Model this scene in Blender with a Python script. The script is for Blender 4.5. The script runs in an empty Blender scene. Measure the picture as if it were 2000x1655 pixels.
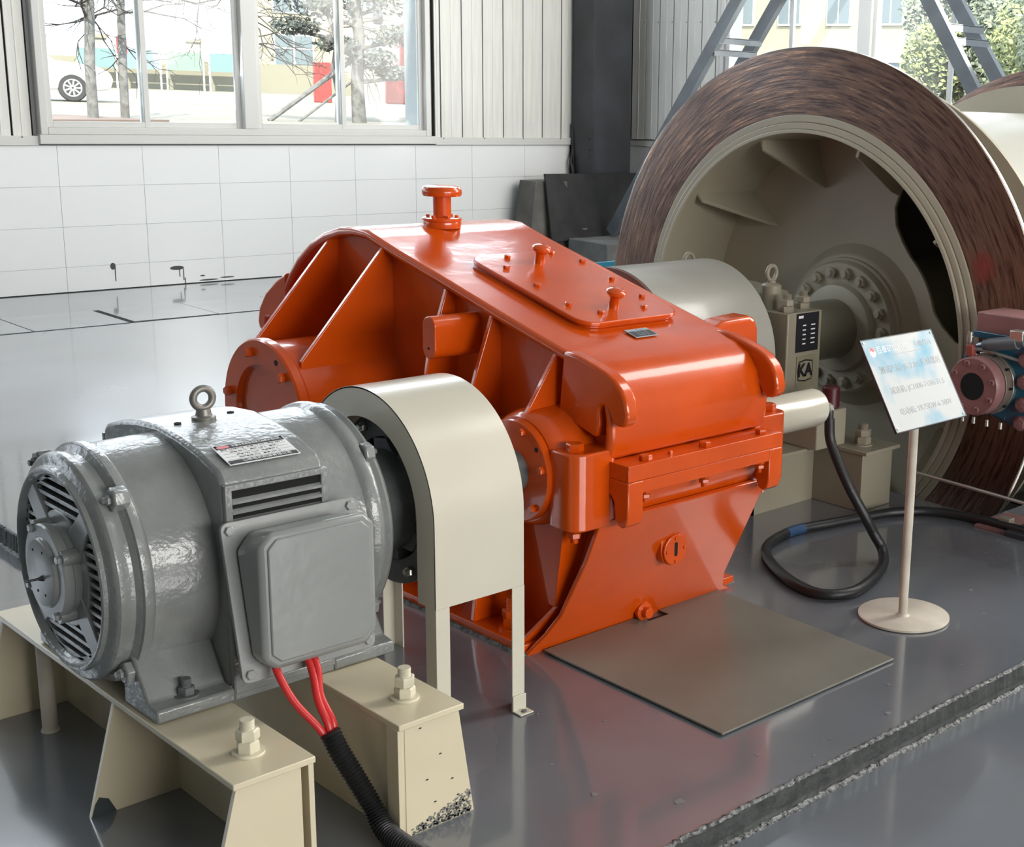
import bpy, bmesh, math, random
from mathutils import Vector, Matrix
random.seed(7)
S = bpy.context.scene
COL = S.collection
PI = math.pi
# ------------------------------------------------------------------ camera, world, lights
cam_d = bpy.data.cameras.new('camera'); cam = bpy.data.objects.new('camera', cam_d); COL.objects.link(cam)
PIT, YAW, ROL, FPX, PPX = .23662, .73114, .03944, 2675.3, 1471.
fw = Vector((math.cos(YAW)*math.cos(PIT), math.sin(YAW)*math.cos(PIT), -math.sin(PIT)))
rt = Vector((math.sin(YAW), -math.cos(YAW), 0)); up = rt.cross(fw)
r2 = rt*math.cos(ROL)+up*math.sin(ROL); u2 = up*math.cos(ROL)-rt*math.sin(ROL)
cam.matrix_world = Matrix(((r2.x, u2.x, -fw.x, 0), (r2.y, u2.y, -fw.y, 0), (r2.z, u2.z, -fw.z, 1.6), (0, 0, 0, 1)))
cam_d.sensor_width = 36; cam_d.lens = FPX/2000*36; cam_d.shift_x = -(PPX-1000)/2000; cam_d.clip_end = 400
S.camera = cam
S.view_settings.view_transform = 'Standard'; S.view_settings.look = 'None'
S.view_settings.gamma = 1; S.view_settings.use_curve_mapping = False
S.view_settings.exposure = 0.3
W = bpy.data.worlds.new('world'); S.world = W; W.use_nodes = True
bg = W.node_tree.nodes['Background']; bg.inputs[0].default_value = (.80, .90, 1, 1); bg.inputs[1].default_value = 4.2
sd = bpy.data.lights.new('sun', 'SUN'); sd.energy = 10; sd.angle = .01; sd.color = (1, .93, .78)
so = bpy.data.objects.new('sun', sd); so.rotation_euler = Vector((.45, .62, -.75)).to_track_quat('-Z', 'Y').to_euler(); COL.objects.link(so)
def area(name, loc, d, sx, sy, e, c=(1, 1, 1)):
    l = bpy.data.lights.new(name, 'AREA'); l.shape = 'RECTANGLE'; l.size = sx; l.size_y = sy; l.energy = e; l.color = c
    o = bpy.data.objects.new(name, l); o.location = loc; o.rotation_euler = Vector(d).to_track_quat('-Z', 'Z').to_euler(); COL.objects.link(o)
area('daylight_side_windows', (9.3, 1.2, 2.4), (-1, .05, -.16), 6.5, 2.0, 430, (1, .96, .90))
area('daylight_front_windows', (3.0, -8.8, 2.9), (0, 1, -.12), 9, 2.6, 880, (1, .98, .95))
area('daylight_yard_window', (5.45, 10.22, 2.1), (0, -1, -.15), 3.0, 1.6, 40, (.84, .92, 1))
area('daylight_right_window', (9.34, 6.6, 2.3), (-1, .7, -.1), 3.6, 1.9, 190, (1, .96, .90))
area('daylight_high_right', (9.3, 1.0, 6.2), (-1, 0, -.45), 15, 2.3, 900, (1, .97, .93))
area('daylight_high_back', (3.5, 10.2, 4.6), (0, -1, -.35), 10.5, 2.0, 520, (.84, .92, 1))
area('daylight_left_bay', (-2.4, 10.2, 2.1), (0, -1, -.05), 9, 1.7, 130, (.80, .90, 1))
# ------------------------------------------------------------------ materials
def mat(name, col, rough=.5, metal=0, var=0, vs=4, bump=0, bs=30, coat=0, spec=.5, streak=None, rv=0, dark=None, emit=None):
    m = bpy.data.materials.new(name); m.use_nodes = True; nt = m.node_tree; N = nt.nodes; L = nt.links
    p = N['Principled BSDF']; p.inputs['Base Color'].default_value = (*col, 1); p.inputs['Roughness'].default_value = rough
    p.inputs['Metallic'].default_value = metal; p.inputs['Specular IOR Level'].default_value = spec
    p.inputs['Coat Weight'].default_value = coat; p.inputs['Coat Roughness'].default_value = .08
    tc = N.new('ShaderNodeTexCoord'); mp = N.new('ShaderNodeMapping'); L.new(tc.outputs['Object'], mp.inputs[0])
    if streak: mp.inputs['Scale'].default_value = streak
    if var:
        n = N.new('ShaderNodeTexNoise'); n.inputs['Scale'].default_value = vs; n.inputs['Detail'].default_value = 5; L.new(mp.outputs[0], n.inputs[0])
        r = N.new('ShaderNodeValToRGB'); L.new(n.outputs[0], r.inputs[0])
        d = dark or tuple(c*(1-var) for c in col); b = tuple(min(1, c*(1+var)) for c in col)
        r.color_ramp.elements[0].position = .35; r.color_ramp.elements[0].color = (*d, 1)
        r.color_ramp.elements[1].position = .65; r.color_ramp.elements[1].color = (*b, 1)
        L.new(r.outputs[0], p.inputs['Base Color'])
    if rv:
        n3 = N.new('ShaderNodeTexNoise'); n3.inputs['Scale'].default_value = vs*.7; n3.inputs['Detail'].default_value = 4; L.new(mp.outputs[0], n3.inputs[0])
        mr = N.new('ShaderNodeMapRange'); mr.inputs[1].default_value = .3; mr.inputs[2].default_value = .7
        mr.inputs[3].default_value = max(.02, rough-rv); mr.inputs[4].default_value = rough+rv
        L.new(n3.outputs[0], mr.inputs[0]); L.new(mr.outputs[0], p.inputs['Roughness'])
    if bump:
        n2 = N.new('ShaderNodeTexNoise'); n2.inputs['Scale'].default_value = bs; n2.inputs['Detail'].default_value = 4; L.new(mp.outputs[0], n2.inputs[0])
        bp = N.new('ShaderNodeBump'); bp.inputs['Strength'].default_value = bump; bp.inputs['Distance'].default_value = .01
        L.new(n2.outputs[0], bp.inputs['Height']); L.new(bp.outputs[0], p.inputs['Normal'])
        if coat: L.new(bp.outputs[0], p.inputs['Coat Normal'])
    if emit: p.inputs['Emission Color'].default_value = (*emit, 1); p.inputs['Emission Strength'].default_value = 1
    return m
ORANGE = mat('orange_enamel', (.60, .072, .002), .26, var=.07, vs=5, bump=.07, bs=11, coat=.6, spec=.35)
MOTOR = mat('grey_cast_paint', (.20, .21, .205), .32, var=.12, vs=9, bump=.20, bs=60, coat=.55)
MOTORS = mat('grey_sheet_paint', (.24, .25, .245), .30, var=.05, vs=5, bump=.06, bs=25, coat=.2)
DARKGREY = mat('dark_grey_casting', (.12, .13, .13), .5, var=.2, vs=12, bump=.2, bs=60)
CREAM = mat('cream_paint', (.66, .585, .42), .30, var=.035, vs=3, bump=.03, bs=20, coat=.3)
CREAMB = mat('cream_bolt_paint', (.66, .62, .48), .4, var=.06, vs=20)
GUARD = mat('ivory_guard_paint', (.61, .575, .475), .26, var=.03, vs=3, bump=.03, bs=9, coat=.35)
BEIGE = mat('shaded_beige_paint', (.275, .248, .185), .42, var=.08, vs=2, bump=.03, bs=20)  # pedestal beige, darkened so the colour itself carries the shade
DRUMB = mat('beige_drum_steel', (.43, .39, .295), .42, var=.06, vs=2, bump=.03, bs=20)
BEIGEL = mat('light_grey_cover_paint', (.37, .36, .315), .3, var=.04, vs=3, coat=.3)
DISC = mat('brown_brake_disc', (.085, .030, .020), .27, metal=.45, var=.35, vs=7)
BLACK = mat('black_rubber', (.012, .012, .013), .45, bump=.1, bs=80)
HOLE = mat('dark_opening', (.006, .006, .006), .9)
COLUMN = mat('charcoal_steel_paint', (.030, .032, .038), .42, var=.25, vs=3, bump=.05)
BRACE = mat('slate_grey_steel', (.11, .125, .14), .45, var=.15, vs=5)
PLATE = mat('steel_plate_paint', (.17, .165, .14), .34, var=.10, vs=2.5, bump=.05, bs=12, rv=.08)
FLOOR = mat('grey_epoxy_floor', (.155, .168, .188), .22, var=.14, vs=1.3, bump=.035, bs=5, coat=1.0, rv=.08)
ROUGHEDGE = mat('chipped_concrete_edge', (.10, .105, .10), .6, var=.8, vs=55, bump=1.2, bs=60)
TILE = mat('white_glazed_tile', (.82, .84, .845), .14, var=.012, vs=2, bump=.02, bs=3)
GROUT = mat('grey_grout', (.42, .43, .42), .8)
CLAD = mat('white_cladding_sheet', (.70, .70, .66), .4, var=.05, vs=5, streak=(6, 6, .4))
UPVC = mat('window_frame_white', (.62, .62, .60), .3)
WALLM = mat('low_bounce_wall', (.33, .34, .33), .7)  # grey, darkened so the mostly unseen hall shell bounces less light
BLUE = mat('blue_caliper_paint', (.006, .10, .17), .3, var=.2, vs=8, bump=.08, coat=.3)
PINK = mat('dusty_pink_steel', (.27, .13, .125), .42, var=.12, vs=9)
STEEL = mat('bright_steel', (.55, .54, .50), .3, metal=.8)
REDC = mat('red_cable_sleeve', (.55, .025, .025), .35)
MAROON = mat('maroon_plastic', (.07, .008, .012), .4)
BRASS = mat('dull_yellow_metal', (.4, .33, .2), .4, metal=.6)
WHITEP = mat('white_print', (.80, .80, .80), .35)
BLACKP = mat('black_print', (.015, .015, .02), .35)
GREYP = mat('grey_print', (.42, .47, .50), .4)
REDP = mat('red_print', (.7, .12, .1), .4)
POST = mat('aged_cream_post', (.55, .50, .42), .5, var=.15, vs=7)
CONC = mat('concrete_block', (.13, .135, .13), .8, var=.2, vs=6, bump=.3)
BLUETRAY = mat('blue_plastic', (.015, .13, .20), .4)
BLKPLATE = mat('black_oily_board', (.012, .013, .013), .62, var=.5, vs=5, rv=.1)
# panel of the information sign: white with pale blue cloud print
SIGN = bpy.data.materials.new('sign_cloud_print'); SIGN.use_nodes = True
nt = SIGN.node_tree; N = nt.nodes; L = nt.links; p = N['Principled BSDF']; p.inputs['Roughness'].default_value = .22; p.inputs['Coat Weight'].default_value = .5
tc = N.new('ShaderNodeTexCoord'); n = N.new('ShaderNodeTexNoise'); n.inputs['Scale'].default_value = 5.5; n.inputs['Detail'].default_value = 3
L.new(tc.outputs['Object'], n.inputs[0]); r = N.new('ShaderNodeValToRGB'); L.new(n.outputs[0], r.inputs[0])
r.color_ramp.elements[0].position = .34; r.color_ramp.elements[0].color = (.20, .46, .62, 1); r.color_ramp.elements[1].position = .50; r.color_ramp.elements[1].color = (.60, .62, .62, 1)
L.new(r.outputs[0], p.inputs['Base Color'])
# brake disc: circumferential scoring (radial coordinate noise about the drum axis)
def disc_mat():
    m = DISC; nt = m.node_tree; N = nt.nodes; L = nt.links; p = N['Principled BSDF']
    tc = N.new('ShaderNodeTexCoord'); sep = N.new('ShaderNodeSeparateXYZ'); L.new(tc.outputs['Object'], sep.inputs[0])
    def mth(op, a, b=None):
        q = N.new('ShaderNodeMath'); q.operation = op
        for i, v in enumerate((a, b)):
            if v is None: continue
            if isinstance(v, (int, float)): q.inputs[i].default_value = v
            else: L.new(v, q.inputs[i])
        return q.outputs[0]
    r = mth('SQRT', mth('ADD', mth('MULTIPLY', sep.outputs[1], sep.outputs[1]), mth('MULTIPLY', sep.outputs[2], sep.outputs[2])))
    a = mth('ARCTAN2', sep.outputs[1], sep.outputs[2])
    cb = N.new('ShaderNodeCombineXYZ'); L.new(mth('MULTIPLY', r, 75.), cb.inputs[0]); L.new(mth('MULTIPLY', a, 6.), cb.inputs[1])
    n1 = N.new('ShaderNodeTexNoise'); n1.inputs['Scale'].default_value = 1; n1.inputs['Detail'].default_value = 6; n1.inputs['Roughness'].default_value = .65; L.new(cb.outputs[0], n1.inputs[0])
    cr = N.new('ShaderNodeValToRGB'); L.new(n1.outputs[0], cr.inputs[0])
    cr.color_ramp.elements[0].position = .40; cr.color_ramp.elements[0].color = (.055, .015, .007, 1)
    cr.color_ramp.elements[1].position = .68; cr.color_ramp.elements[1].color = (.27, .16, .11, 1)
    mr = N.new('ShaderNodeMapRange'); mr.inputs[1].default_value = .48; mr.inputs[2].default_value = .68; mr.inputs[3].default_value = .1; mr.inputs[4].default_value = .9; L.new(n1.outputs[0], mr.inputs[0]); L.new(mr.outputs[0], p.inputs['Metallic'])
    # one worn patch of old red paint, fixed on the disc
    n2 = N.new('ShaderNodeTexNoise'); n2.inputs['Scale'].default_value = 22; n2.inputs['Detail'].default_value = 4; L.new(tc.outputs['Object'], n2.inputs[0])
    dd = mth('ADD', mth('POWER', mth('DIVIDE', mth('SUBTRACT', r, 1.04), .07), 2.), mth('POWER', mth('DIVIDE', mth('ADD', a, 1.17), .075), 2.))
    msk = mth('SUBTRACT', 1.35, mth('ADD', dd, mth('MULTIPLY', n2.outputs[0], .9))); cl_ = N.new('ShaderNodeClamp'); L.new(msk, cl_.inputs[0])
    mx = N.new('ShaderNodeMix'); mx.data_type = 'RGBA'; L.new(cl_.outputs[0], mx.inputs[0]); L.new(cr.outputs[0], mx.inputs[6]); mx.inputs[7].default_value = (.26, .035, .028, 1)
    L.new(mx.outputs[2], p.inputs['Base Color'])
    bp = N.new('ShaderNodeBump'); bp.inputs['Strength'].default_value = .55; bp.inputs['Distance'].default_value = .006
    L.new(n1.outputs[0], bp.inputs['Height']); L.new(bp.outputs[0], p.inputs['Normal'])
disc_mat()
def glassmat():
    m = bpy.data.materials.new('window_glass'); m.use_nodes = True; nt = m.node_tree; N = nt.nodes; L = nt.links
    for x in list(N): N.remove(x)
    o = N.new('ShaderNodeOutputMaterial'); mx = N.new('ShaderNodeMixShader'); t = N.new('ShaderNodeBsdfTransparent'); g = N.new('ShaderNodeBsdfGlossy')
    t.inputs[0].default_value = (.93, .95, .95, 1); g.inputs[1].default_value = .05
    f = N.new('ShaderNodeFresnel'); f.inputs[0].default_value = 1.35
    L.new(f.outputs[0], mx.inputs[0]); L.new(t.outputs[0], mx.inputs[1]); L.new(g.outputs[0], mx.inputs[2]); L.new(mx.outputs[0], o.inputs[0]); return m
GLASS = glassmat()
SUNBLOCK = mat('sun_blocking_pane', (.8, .85, .88), .6)  # opaque, put into the unseen windows to keep the sun out

# ------------------------------------------------------------------ mesh helpers
class B:
    def __init__(s): s.b = bmesh.new()
    def box(s, x0, x1, y0, y1, z0, z1):
        v = [s.b.verts.new((x, y, z)) for x in (x0, x1) for y in (y0, y1) for z in (z0, z1)]
        for f in ((0, 1, 3, 2), (4, 6, 7, 5), (0, 4, 5, 1), (2, 3, 7, 6), (0, 2, 6, 4), (1, 5, 7, 3)): s.b.faces.new([v[i] for i in f])
        return s
    def hull8(s, bot, top):            # two quads of 3d points
        v = [s.b.verts.new(p) for p in list(bot)+list(top)]; n = len(bot)
        s.b.faces.new(v[:n][::-1]); s.b.faces.new(v[n:])
        for i in range(n): j = (i+1) % n; s.b.faces.new((v[i], v[j], v[n+j], v[n+i]))
        return s
    def prism(s, pts, ax, a0, a1):
        def P(p, a): return {0: (a, p[0], p[1]), 1: (p[0], a, p[1]), 2: (p[0], p[1], a)}[ax]
        return s.hull8([P(p, a0) for p in pts], [P(p, a1) for p in pts])
    def strip(s, o, i, x0, x1):          # closed C section between two open polylines (y,z), swept along x
        n = len(o); V = [[s.b.verts.new((x, *p)) for p in L_] for x in (x0, x1) for L_ in (o, i)]
        a, b, c, d = V
        for k in range(n-1):
            s.b.faces.new((a[k], a[k+1], b[k+1], b[k])); s.b.faces.new((c[k], c[k+1], d[k+1], d[k]))
            s.b.faces.new((a[k], a[k+1], c[k+1], c[k])); s.b.faces.new((b[k], b[k+1], d[k+1], d[k]))
        for k in (0, -1): s.b.faces.new((a[k], b[k], d[k], c[k]))
        return s
    def lathe(s, prof, c, ax=0, seg=48, ph=0):
        rings = []
        for t, r in prof:
            if r < 1e-5: rings.append([s.b.verts.new(s.ax(ax, c, t, 0, 0))])
            else: rings.append([s.b.verts.new(s.ax(ax, c, t, r*math.cos(2*PI*i/seg+ph), r*math.sin(2*PI*i/seg+ph))) for i in range(seg)])
        for a, b in zip(rings, rings[1:]):
            for i in range(seg):
                j = (i+1) % seg
                if len(a) == 1 and len(b) == 1: continue
                if len(a) == 1: s.b.faces.new((a[0], b[i], b[j]))
                elif len(b) == 1: s.b.faces.new((a[i], a[j], b[0]))
                else: s.b.faces.new((a[i], a[j], b[j], b[i]))
        for q in (rings[0], rings[-1]):
            if len(q) > 1: s.b.faces.new(q)
        return s
    @staticmethod
    def ax(ax, c, t, u, v):
        return {0: (t, c[0]+u, c[1]+v), 1: (c[0]+u, t, c[1]+v), 2: (c[0]+u, c[1]+v, t)}[ax]
    def cyl(s, c, ax, a0, a1, r, seg=32, ph=0): return s.lathe([(a0, r), (a1, r)], c, ax, seg, ph)
    def tube(s, pts, r, seg=10, closed=False):
        pts = [Vector(p) for p in pts]; n = len(pts); rings = []; prev = None
        for i, q in enumerate(pts):
            a = pts[i-1] if (i or closed) else q; b = pts[(i+1) % n] if (i < n-1 or closed) else q
            d = (b-a).normalized()
            if prev is None: u = d.orthogonal().normalized()
            else: u = (prev-d*prev.dot(d)).normalized()
            prev = u; w = d.cross(u); rr = r[i] if isinstance(r, (list, tuple)) else r
            rings.append([s.b.verts.new(q+(u*math.cos(2*PI*k/seg)+w*math.sin(2*PI*k/seg))*rr) for k in range(seg)])
        m = n if closed else n-1
        for i in range(m):
            a, b = rings[i], rings[(i+1) % n]
            for k in range(seg): j = (k+1) % seg; s.b.faces.new((a[k], a[j], b[j], b[k]))
        if not closed: s.b.faces.new(rings[0]); s.b.faces.new(rings[-1])
        return s
    def ring(s, c, ax, a0, a1, ro, ri, seg=64): # annulus with thickness
        rr = []
        for a, r in ((a0, ro), (a1, ro), (a1, ri), (a0, ri)):
            rr.append([s.b.verts.new(s.ax(ax, c, a, r*math.cos(2*PI*i/seg), r*math.sin(2*PI*i/seg))) for i in range(seg)])
        for k in range(4):
            a, b = rr[k], rr[(k+1) % 4]
            for i in range(seg): j = (i+1) % seg; s.b.faces.new((a[i], a[j], b[j], b[i]))
        return s
    def mesh(s, name):
        bmesh.ops.recalc_face_normals(s.b, faces=s.b.faces[:]); me = bpy.data.meshes.new(name); s.b.to_mesh(me); s.b.free(); return me
def circ(cx, cy, r, n=24, a0=0, a1=360, rx=None):
    full = abs(a1-a0) >= 359.9; m = n if full else n+1
    return [(cx+(rx or r)*math.cos(math.radians(a0+(a1-a0)*i/n)), cy+r*math.sin(math.radians(a0+(a1-a0)*i/n))) for i in range(m)]
def rrect(x0, x1, y0, y1, r, n=5):
    o = []
    for cx, cy, a in ((x1-r, y1-r, 0), (x0+r, y1-r, 90), (x0+r, y0+r, 180), (x1-r, y0+r, 270)): o += circ(cx, cy, r, n, a, a+90)
    return o
AXM = {0: Matrix(((0, 0, 1, 0), (1, 0, 0, 0), (0, 1, 0, 0), (0, 0, 0, 1))), 1: Matrix(((1, 0, 0, 0), (0, 0, 1, 0), (0, 1, 0, 0), (0, 0, 0, 1))), 2: Matrix.Identity(4)}
def plate(loops, ax, a0, a1):          # filled outline with holes, thickness from a0 to a1 along ax
    cu = bpy.data.curves.new('c', 'CURVE'); cu.dimensions = '2D'; cu.fill_mode = 'BOTH'; cu.extrude = abs(a1-a0)/2
    for lp in loops:
        sp = cu.splines.new('POLY'); sp.points.add(len(lp)-1); sp.use_cyclic_u = True
        for q, c in zip(sp.points, lp): q.co = (c[0], c[1], 0, 1)
    o = bpy.data.objects.new('c', cu); COL.objects.link(o)
    me = bpy.data.meshes.new_from_object(o.evaluated_get(bpy.context.evaluated_depsgraph_get())); bpy.data.objects.remove(o)
    me.transform(Matrix.Translation({0: ((a0+a1)/2, 0, 0), 1: (0, (a0+a1)/2, 0), 2: (0, 0, (a0+a1)/2)}[ax]) @ AXM[ax])
    bm = bmesh.new(); bm.from_mesh(me); bmesh.ops.remove_doubles(bm, verts=bm.verts, dist=1e-5); bmesh.ops.recalc_face_normals(bm, faces=bm.faces[:]); bm.to_mesh(me); bm.free()
    return me
ORG = {}
def worg(o):
    v = Vector((0, 0, 0))
    while o: v += o.location; o = o.parent
    return v
def obj(name, me, m, parent=None, bevel=0, seg=2, smooth=38, keep=False):
    if isinstance(me, B): me = me.mesh(name)
    me.name = name
    if not keep and len(me.vertices):
        xs = [v.co for v in me.vertices]; c = Vector([(min(q[i] for q in xs)+max(q[i] for q in xs))/2 for i in range(3)])
    else: c = Vector((0, 0, 0))
    me.transform(Matrix.Translation(-c)); me.materials.clear(); me.materials.append(m)
    if smooth:
        me.polygons.foreach_set('use_smooth', [True]*len(me.polygons)); me.set_sharp_from_angle(angle=math.radians(smooth))
    o = bpy.data.objects.new(name, me); COL.objects.link(o)
    if parent: o.parent = parent; o.location = c-worg(parent)
    else: o.location = c
    if bevel:
        b = o.modifiers.new('bevel', 'BEVEL'); b.width = bevel; b.segments = seg; b.limit_method = 'ANGLE'; b.angle_limit = math.radians(40); b.harden_normals = False
    return o
def inst(name, me, m, pos, rot, parent, bevel=0):   # shared mesh at a place: pos world, rot Matrix/None
    if m and not me.materials: me.materials.append(m)
    o = bpy.data.objects.new(name, me); COL.objects.link(o)
    base = Vector((0, 0, 0))
    if parent: o.parent = parent; base = worg(parent)
    M = (rot.to_4x4() if rot is not None else Matrix.Identity(4)); M.translation = Vector(pos)-base
    o.matrix_basis = M
    if bevel:
        b = o.modifiers.new('bevel', 'BEVEL'); b.width = bevel; b.segments = 2; b.limit_method = 'ANGLE'
    return o
def shmesh(b, m, name='shared', smooth=38):
    me = b.mesh(name); me.materials.append(m)
    if smooth: me.polygons.foreach_set('use_smooth', [True]*len(me.polygons)); me.set_sharp_from_angle(angle=math.radians(smooth))
    return me
def tag(o, label, cat, group=None):
    o['label'] = label; o['category'] = cat
    if group: o['group'] = group
    return o
def thing(name, label, cat, loc, group=None):
    o = bpy.data.objects.new(name, None); COL.objects.link(o); o.location = loc; o.empty_display_size = .1
    return tag(o, label, cat, group)
def struct(o): o['kind'] = 'structure'; return o
def stuff(o): o['kind'] = 'stuff'; return o
ROT = {'+x': Matrix.Rotation(PI/2, 3, 'Y'), '-x': Matrix.Rotation(-PI/2, 3, 'Y'), '-y': Matrix.Rotation(PI/2, 3, 'X'), '+y': Matrix.Rotation(-PI/2, 3, 'X'), '+z': Matrix.Identity(3), '-z': Matrix.Rotation(PI, 3, 'X')}
def hexbolt(r, h, m, wr=0, wh=0, sr=0, sh=0, double=False):   # along +Z from 0
    b = B(); z = 0
    if wr: b.cyl((0, 0), 2, 0, wh, wr, 24); z = wh
    b.lathe([(z, r*.93), (z+h*.1, r), (z+h*.85, r), (z+h, r*.86)], (0, 0), 2, 6); z += h
    if double: b.lathe([(z+.001, r*.93), (z+h*.12, r), (z+h*.85, r), (z+h, r*.84)], (0, 0), 2, 6, .4); z += h
    if sr:
        k = 6
        pr = [(z, sr)]
        for i in range(k): a = z+sh*(i+.3)/k; pr += [(a, sr), (a+sh/k*.4, sr*.9)]
        pr += [(z+sh, sr*.95)]; b.lathe(pr, (0, 0), 2, 16)
    return shmesh(b, m, 'bolt')
def text(body, size, m, M, parent=None, name='lettering', depth=.0004, sx=1.0, bold=0):
    cu = bpy.data.curves.new('t', 'FONT'); cu.body = body; cu.size = size; cu.extrude = depth; cu.align_x = 'CENTER'; cu.align_y = 'CENTER'; cu.resolution_u = 3; cu.offset = bold
    o = bpy.data.objects.new('t', cu); COL.objects.link(o)
    me = bpy.data.meshes.new_from_object(o.evaluated_get(bpy.context.evaluated_depsgraph_get())); bpy.data.objects.remove(o)
    me.transform(M @ Matrix.Diagonal((sx, 1, 1, 1)))
    return obj(name, me, m, parent, smooth=0) if len(me.vertices) else None
def frame(o, u, v):                    # 4x4 with local x along u, y along v, origin o
    u = Vector(u).normalized(); v = Vector(v).normalized(); w = u.cross(v)
    return Matrix(((u.x, v.x, w.x, o[0]), (u.y, v.y, w.y, o[1]), (u.z, v.z, w.z, o[2]), (0, 0, 0, 1)))
def flat(M, x0, x1, y0, y1, t0, t1):   # thin box in a frame
    b = B().box(x0, x1, y0, y1, t0, t1); bmesh.ops.transform(b.b, matrix=M, verts=b.b.verts[:]); return b
# ------------------------------------------------------------------ room shell
XR, YB, XL_, YF, ZC = 9.4, 10.3, -15.0, -9.0, 8.6
LOW = -.067
pit = [(4.5, 2.77), (7.15, 2.77), (7.15, 5.15), (4.5, 5.15)]
fl = struct(obj('floor', plate([[(-.6, 1.905), (XR+.3, 1.905), (XR+.3, YB+.3), (1.675, YB+.3), (1.675, 4.3), (-.6, 4.3)], pit], 2, -.40, 0), FLOOR, smooth=0))
obj('lower_floor', B().box(XL_, XR, YF, 1.93, -.5, LOW), FLOOR, fl, smooth=0)
obj('lower_floor', B().box(XL_, 1.70, 1.9, YB, -.5, LOW), FLOOR, fl, smooth=0)
b = B(); b.box(4.4, 7.25, 2.67, 5.25, -1.1, -1.0); b.box(4.4, 4.5, 2.67, 5.25, -1.0, -.38); b.box(7.15, 7.25, 2.67, 5.25, -1.0, -.38); b.box(4.5, 7.15, 2.67, 2.77, -1.0, -.38); b.box(4.5, 7.15, 5.15, 5.25, -1.0, -.38)
obj('drum_pit', b, CONC, fl, smooth=0)
# chipped step edges
def rough_edge(path, name):
    a0, a1 = [Vector(p) for p in path]; tot = (a1-a0).length; d = (a1-a0).normalized(); o = Vector((d.y, -d.x, 0)); n = int(tot/.012)
    root = None
    for nm, prof, m, j in (('step_face', [(-.004, .0005), (.004, -.008), (.006, -.03), (.007, -.05), (.012, -.0668)], EDGE, .0012),
                           ('chipped_lip', [(-.006, .0004), (-.003, .0022), (.001, .0016), (.0055, -.004)], LIP, .0022), ('chipped_lip', [(.010, -.060), (.014, -.063), (.018, -.0655), (.024, -.0668)], LIP, .0022)):
        b = B(); rows = []
        for i in range(n+1):
            q = a0+d*tot*i/n; w = random.uniform(-j, j); w2 = .5+random.random()
            rows.append([b.b.verts.new(q+o*(u+w*(1.4 if k else 2.5))+Vector((0, 0, z+random.uniform(-j*.5, j*.3)))) for k, (u, z) in enumerate(prof)])
        for p_, c in zip(rows, rows[1:]):
            for k in range(len(prof)-1): b.b.faces.new((p_[k], p_[k+1], c[k+1], c[k]))
        o_ = obj(nm if root else name, b, m, root, smooth=0)
        if not root: root = struct(o_)
    return root
EDGE = mat('bare_step_side', (.040, .044, .043), .55, var=.35, vs=18, bump=.4, bs=60)
LIP = mat('chipped_paint_lip', (.115, .12, .12), .35, var=.85, vs=70, bump=.8, bs=70)
rough_edge([(-.6, 1.905, 0), (XR, 1.895, 0)], 'trim_1')
rough_edge([(1.675, 9.9, 0), (1.675, 4.3, 0)], 'trim_2')
# trench cover slabs, flush in the floor near the window wall
obj('trench_gap', B().box(2.0, 5.62, 8.845, 9.435, .0005, .0012), HOLE, fl, smooth=0)
for i, (a, c, y0, y1) in enumerate([(2.01, 2.60, 8.850, 9.425), (2.606, 3.200, 8.852, 9.428), (3.208, 3.79, 8.850, 9.425), (3.832, 4.398, 8.874, 9.432), (4.401, 4.996, 8.868, 9.424), (4.999, 5.61, 8.852, 9.430)]):
    obj('trench_slab', B().box(a, c, y0, y1, .0008, .004), FLOOR, fl, bevel=.0015, smooth=0)

def wall_open(name, ax, p0, p1, a0, a1, holes, z1=ZC):     # wall slab with rectangular openings (a0,a1,z0,z1)
    b = B(); cuts = sorted({a0, a1, *[h[0] for h in holes], *[h[1] for h in holes]})
    def bx(u0, u1, z0, z2):
        if ax == 1: b.box(u0, u1, p0, p1, z0, z2)
        else: b.box(p0, p1, u0, u1, z0, z2)
    for u0, u1 in zip(cuts, cuts[1:]):
        h = [q for q in holes if q[0] <= u0 and q[1] >= u1]
        if not h: bx(u0, u1, -.5, z1)
        else: bx(u0, u1, -.5, h[0][2]); bx(u0, u1, h[0][3], z1)
    return struct(obj(name, b, WALLM, smooth=0))
wb = wall_open('wall_back', 1, YB+.03, YB+.24, XL_, XR+.24, [(3.87, 7.03, 1.12, 3.0)])
wr_ = wall_open('wall_right', 0, XR+.03, XR+.24, YF, YB+.24, [(5.1, 8.98, 1.12, 3.3), (-1.2, 4.4, 1.12, 3.3)])
wl = wall_open('wall_left', 0, XL_-.2, XL_, YF, YB+.24, [])
wf = wall_open('wall_front', 1, YF-.2, YF, XL_, XR+.24, [(-1.4, 6.6, 1.4, 3.6)])
struct(obj('ceiling', B().box(XL_-.2, XR+.3, YF-.2, YB+.3, ZC, ZC+.2), WALLM, smooth=0))
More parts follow.
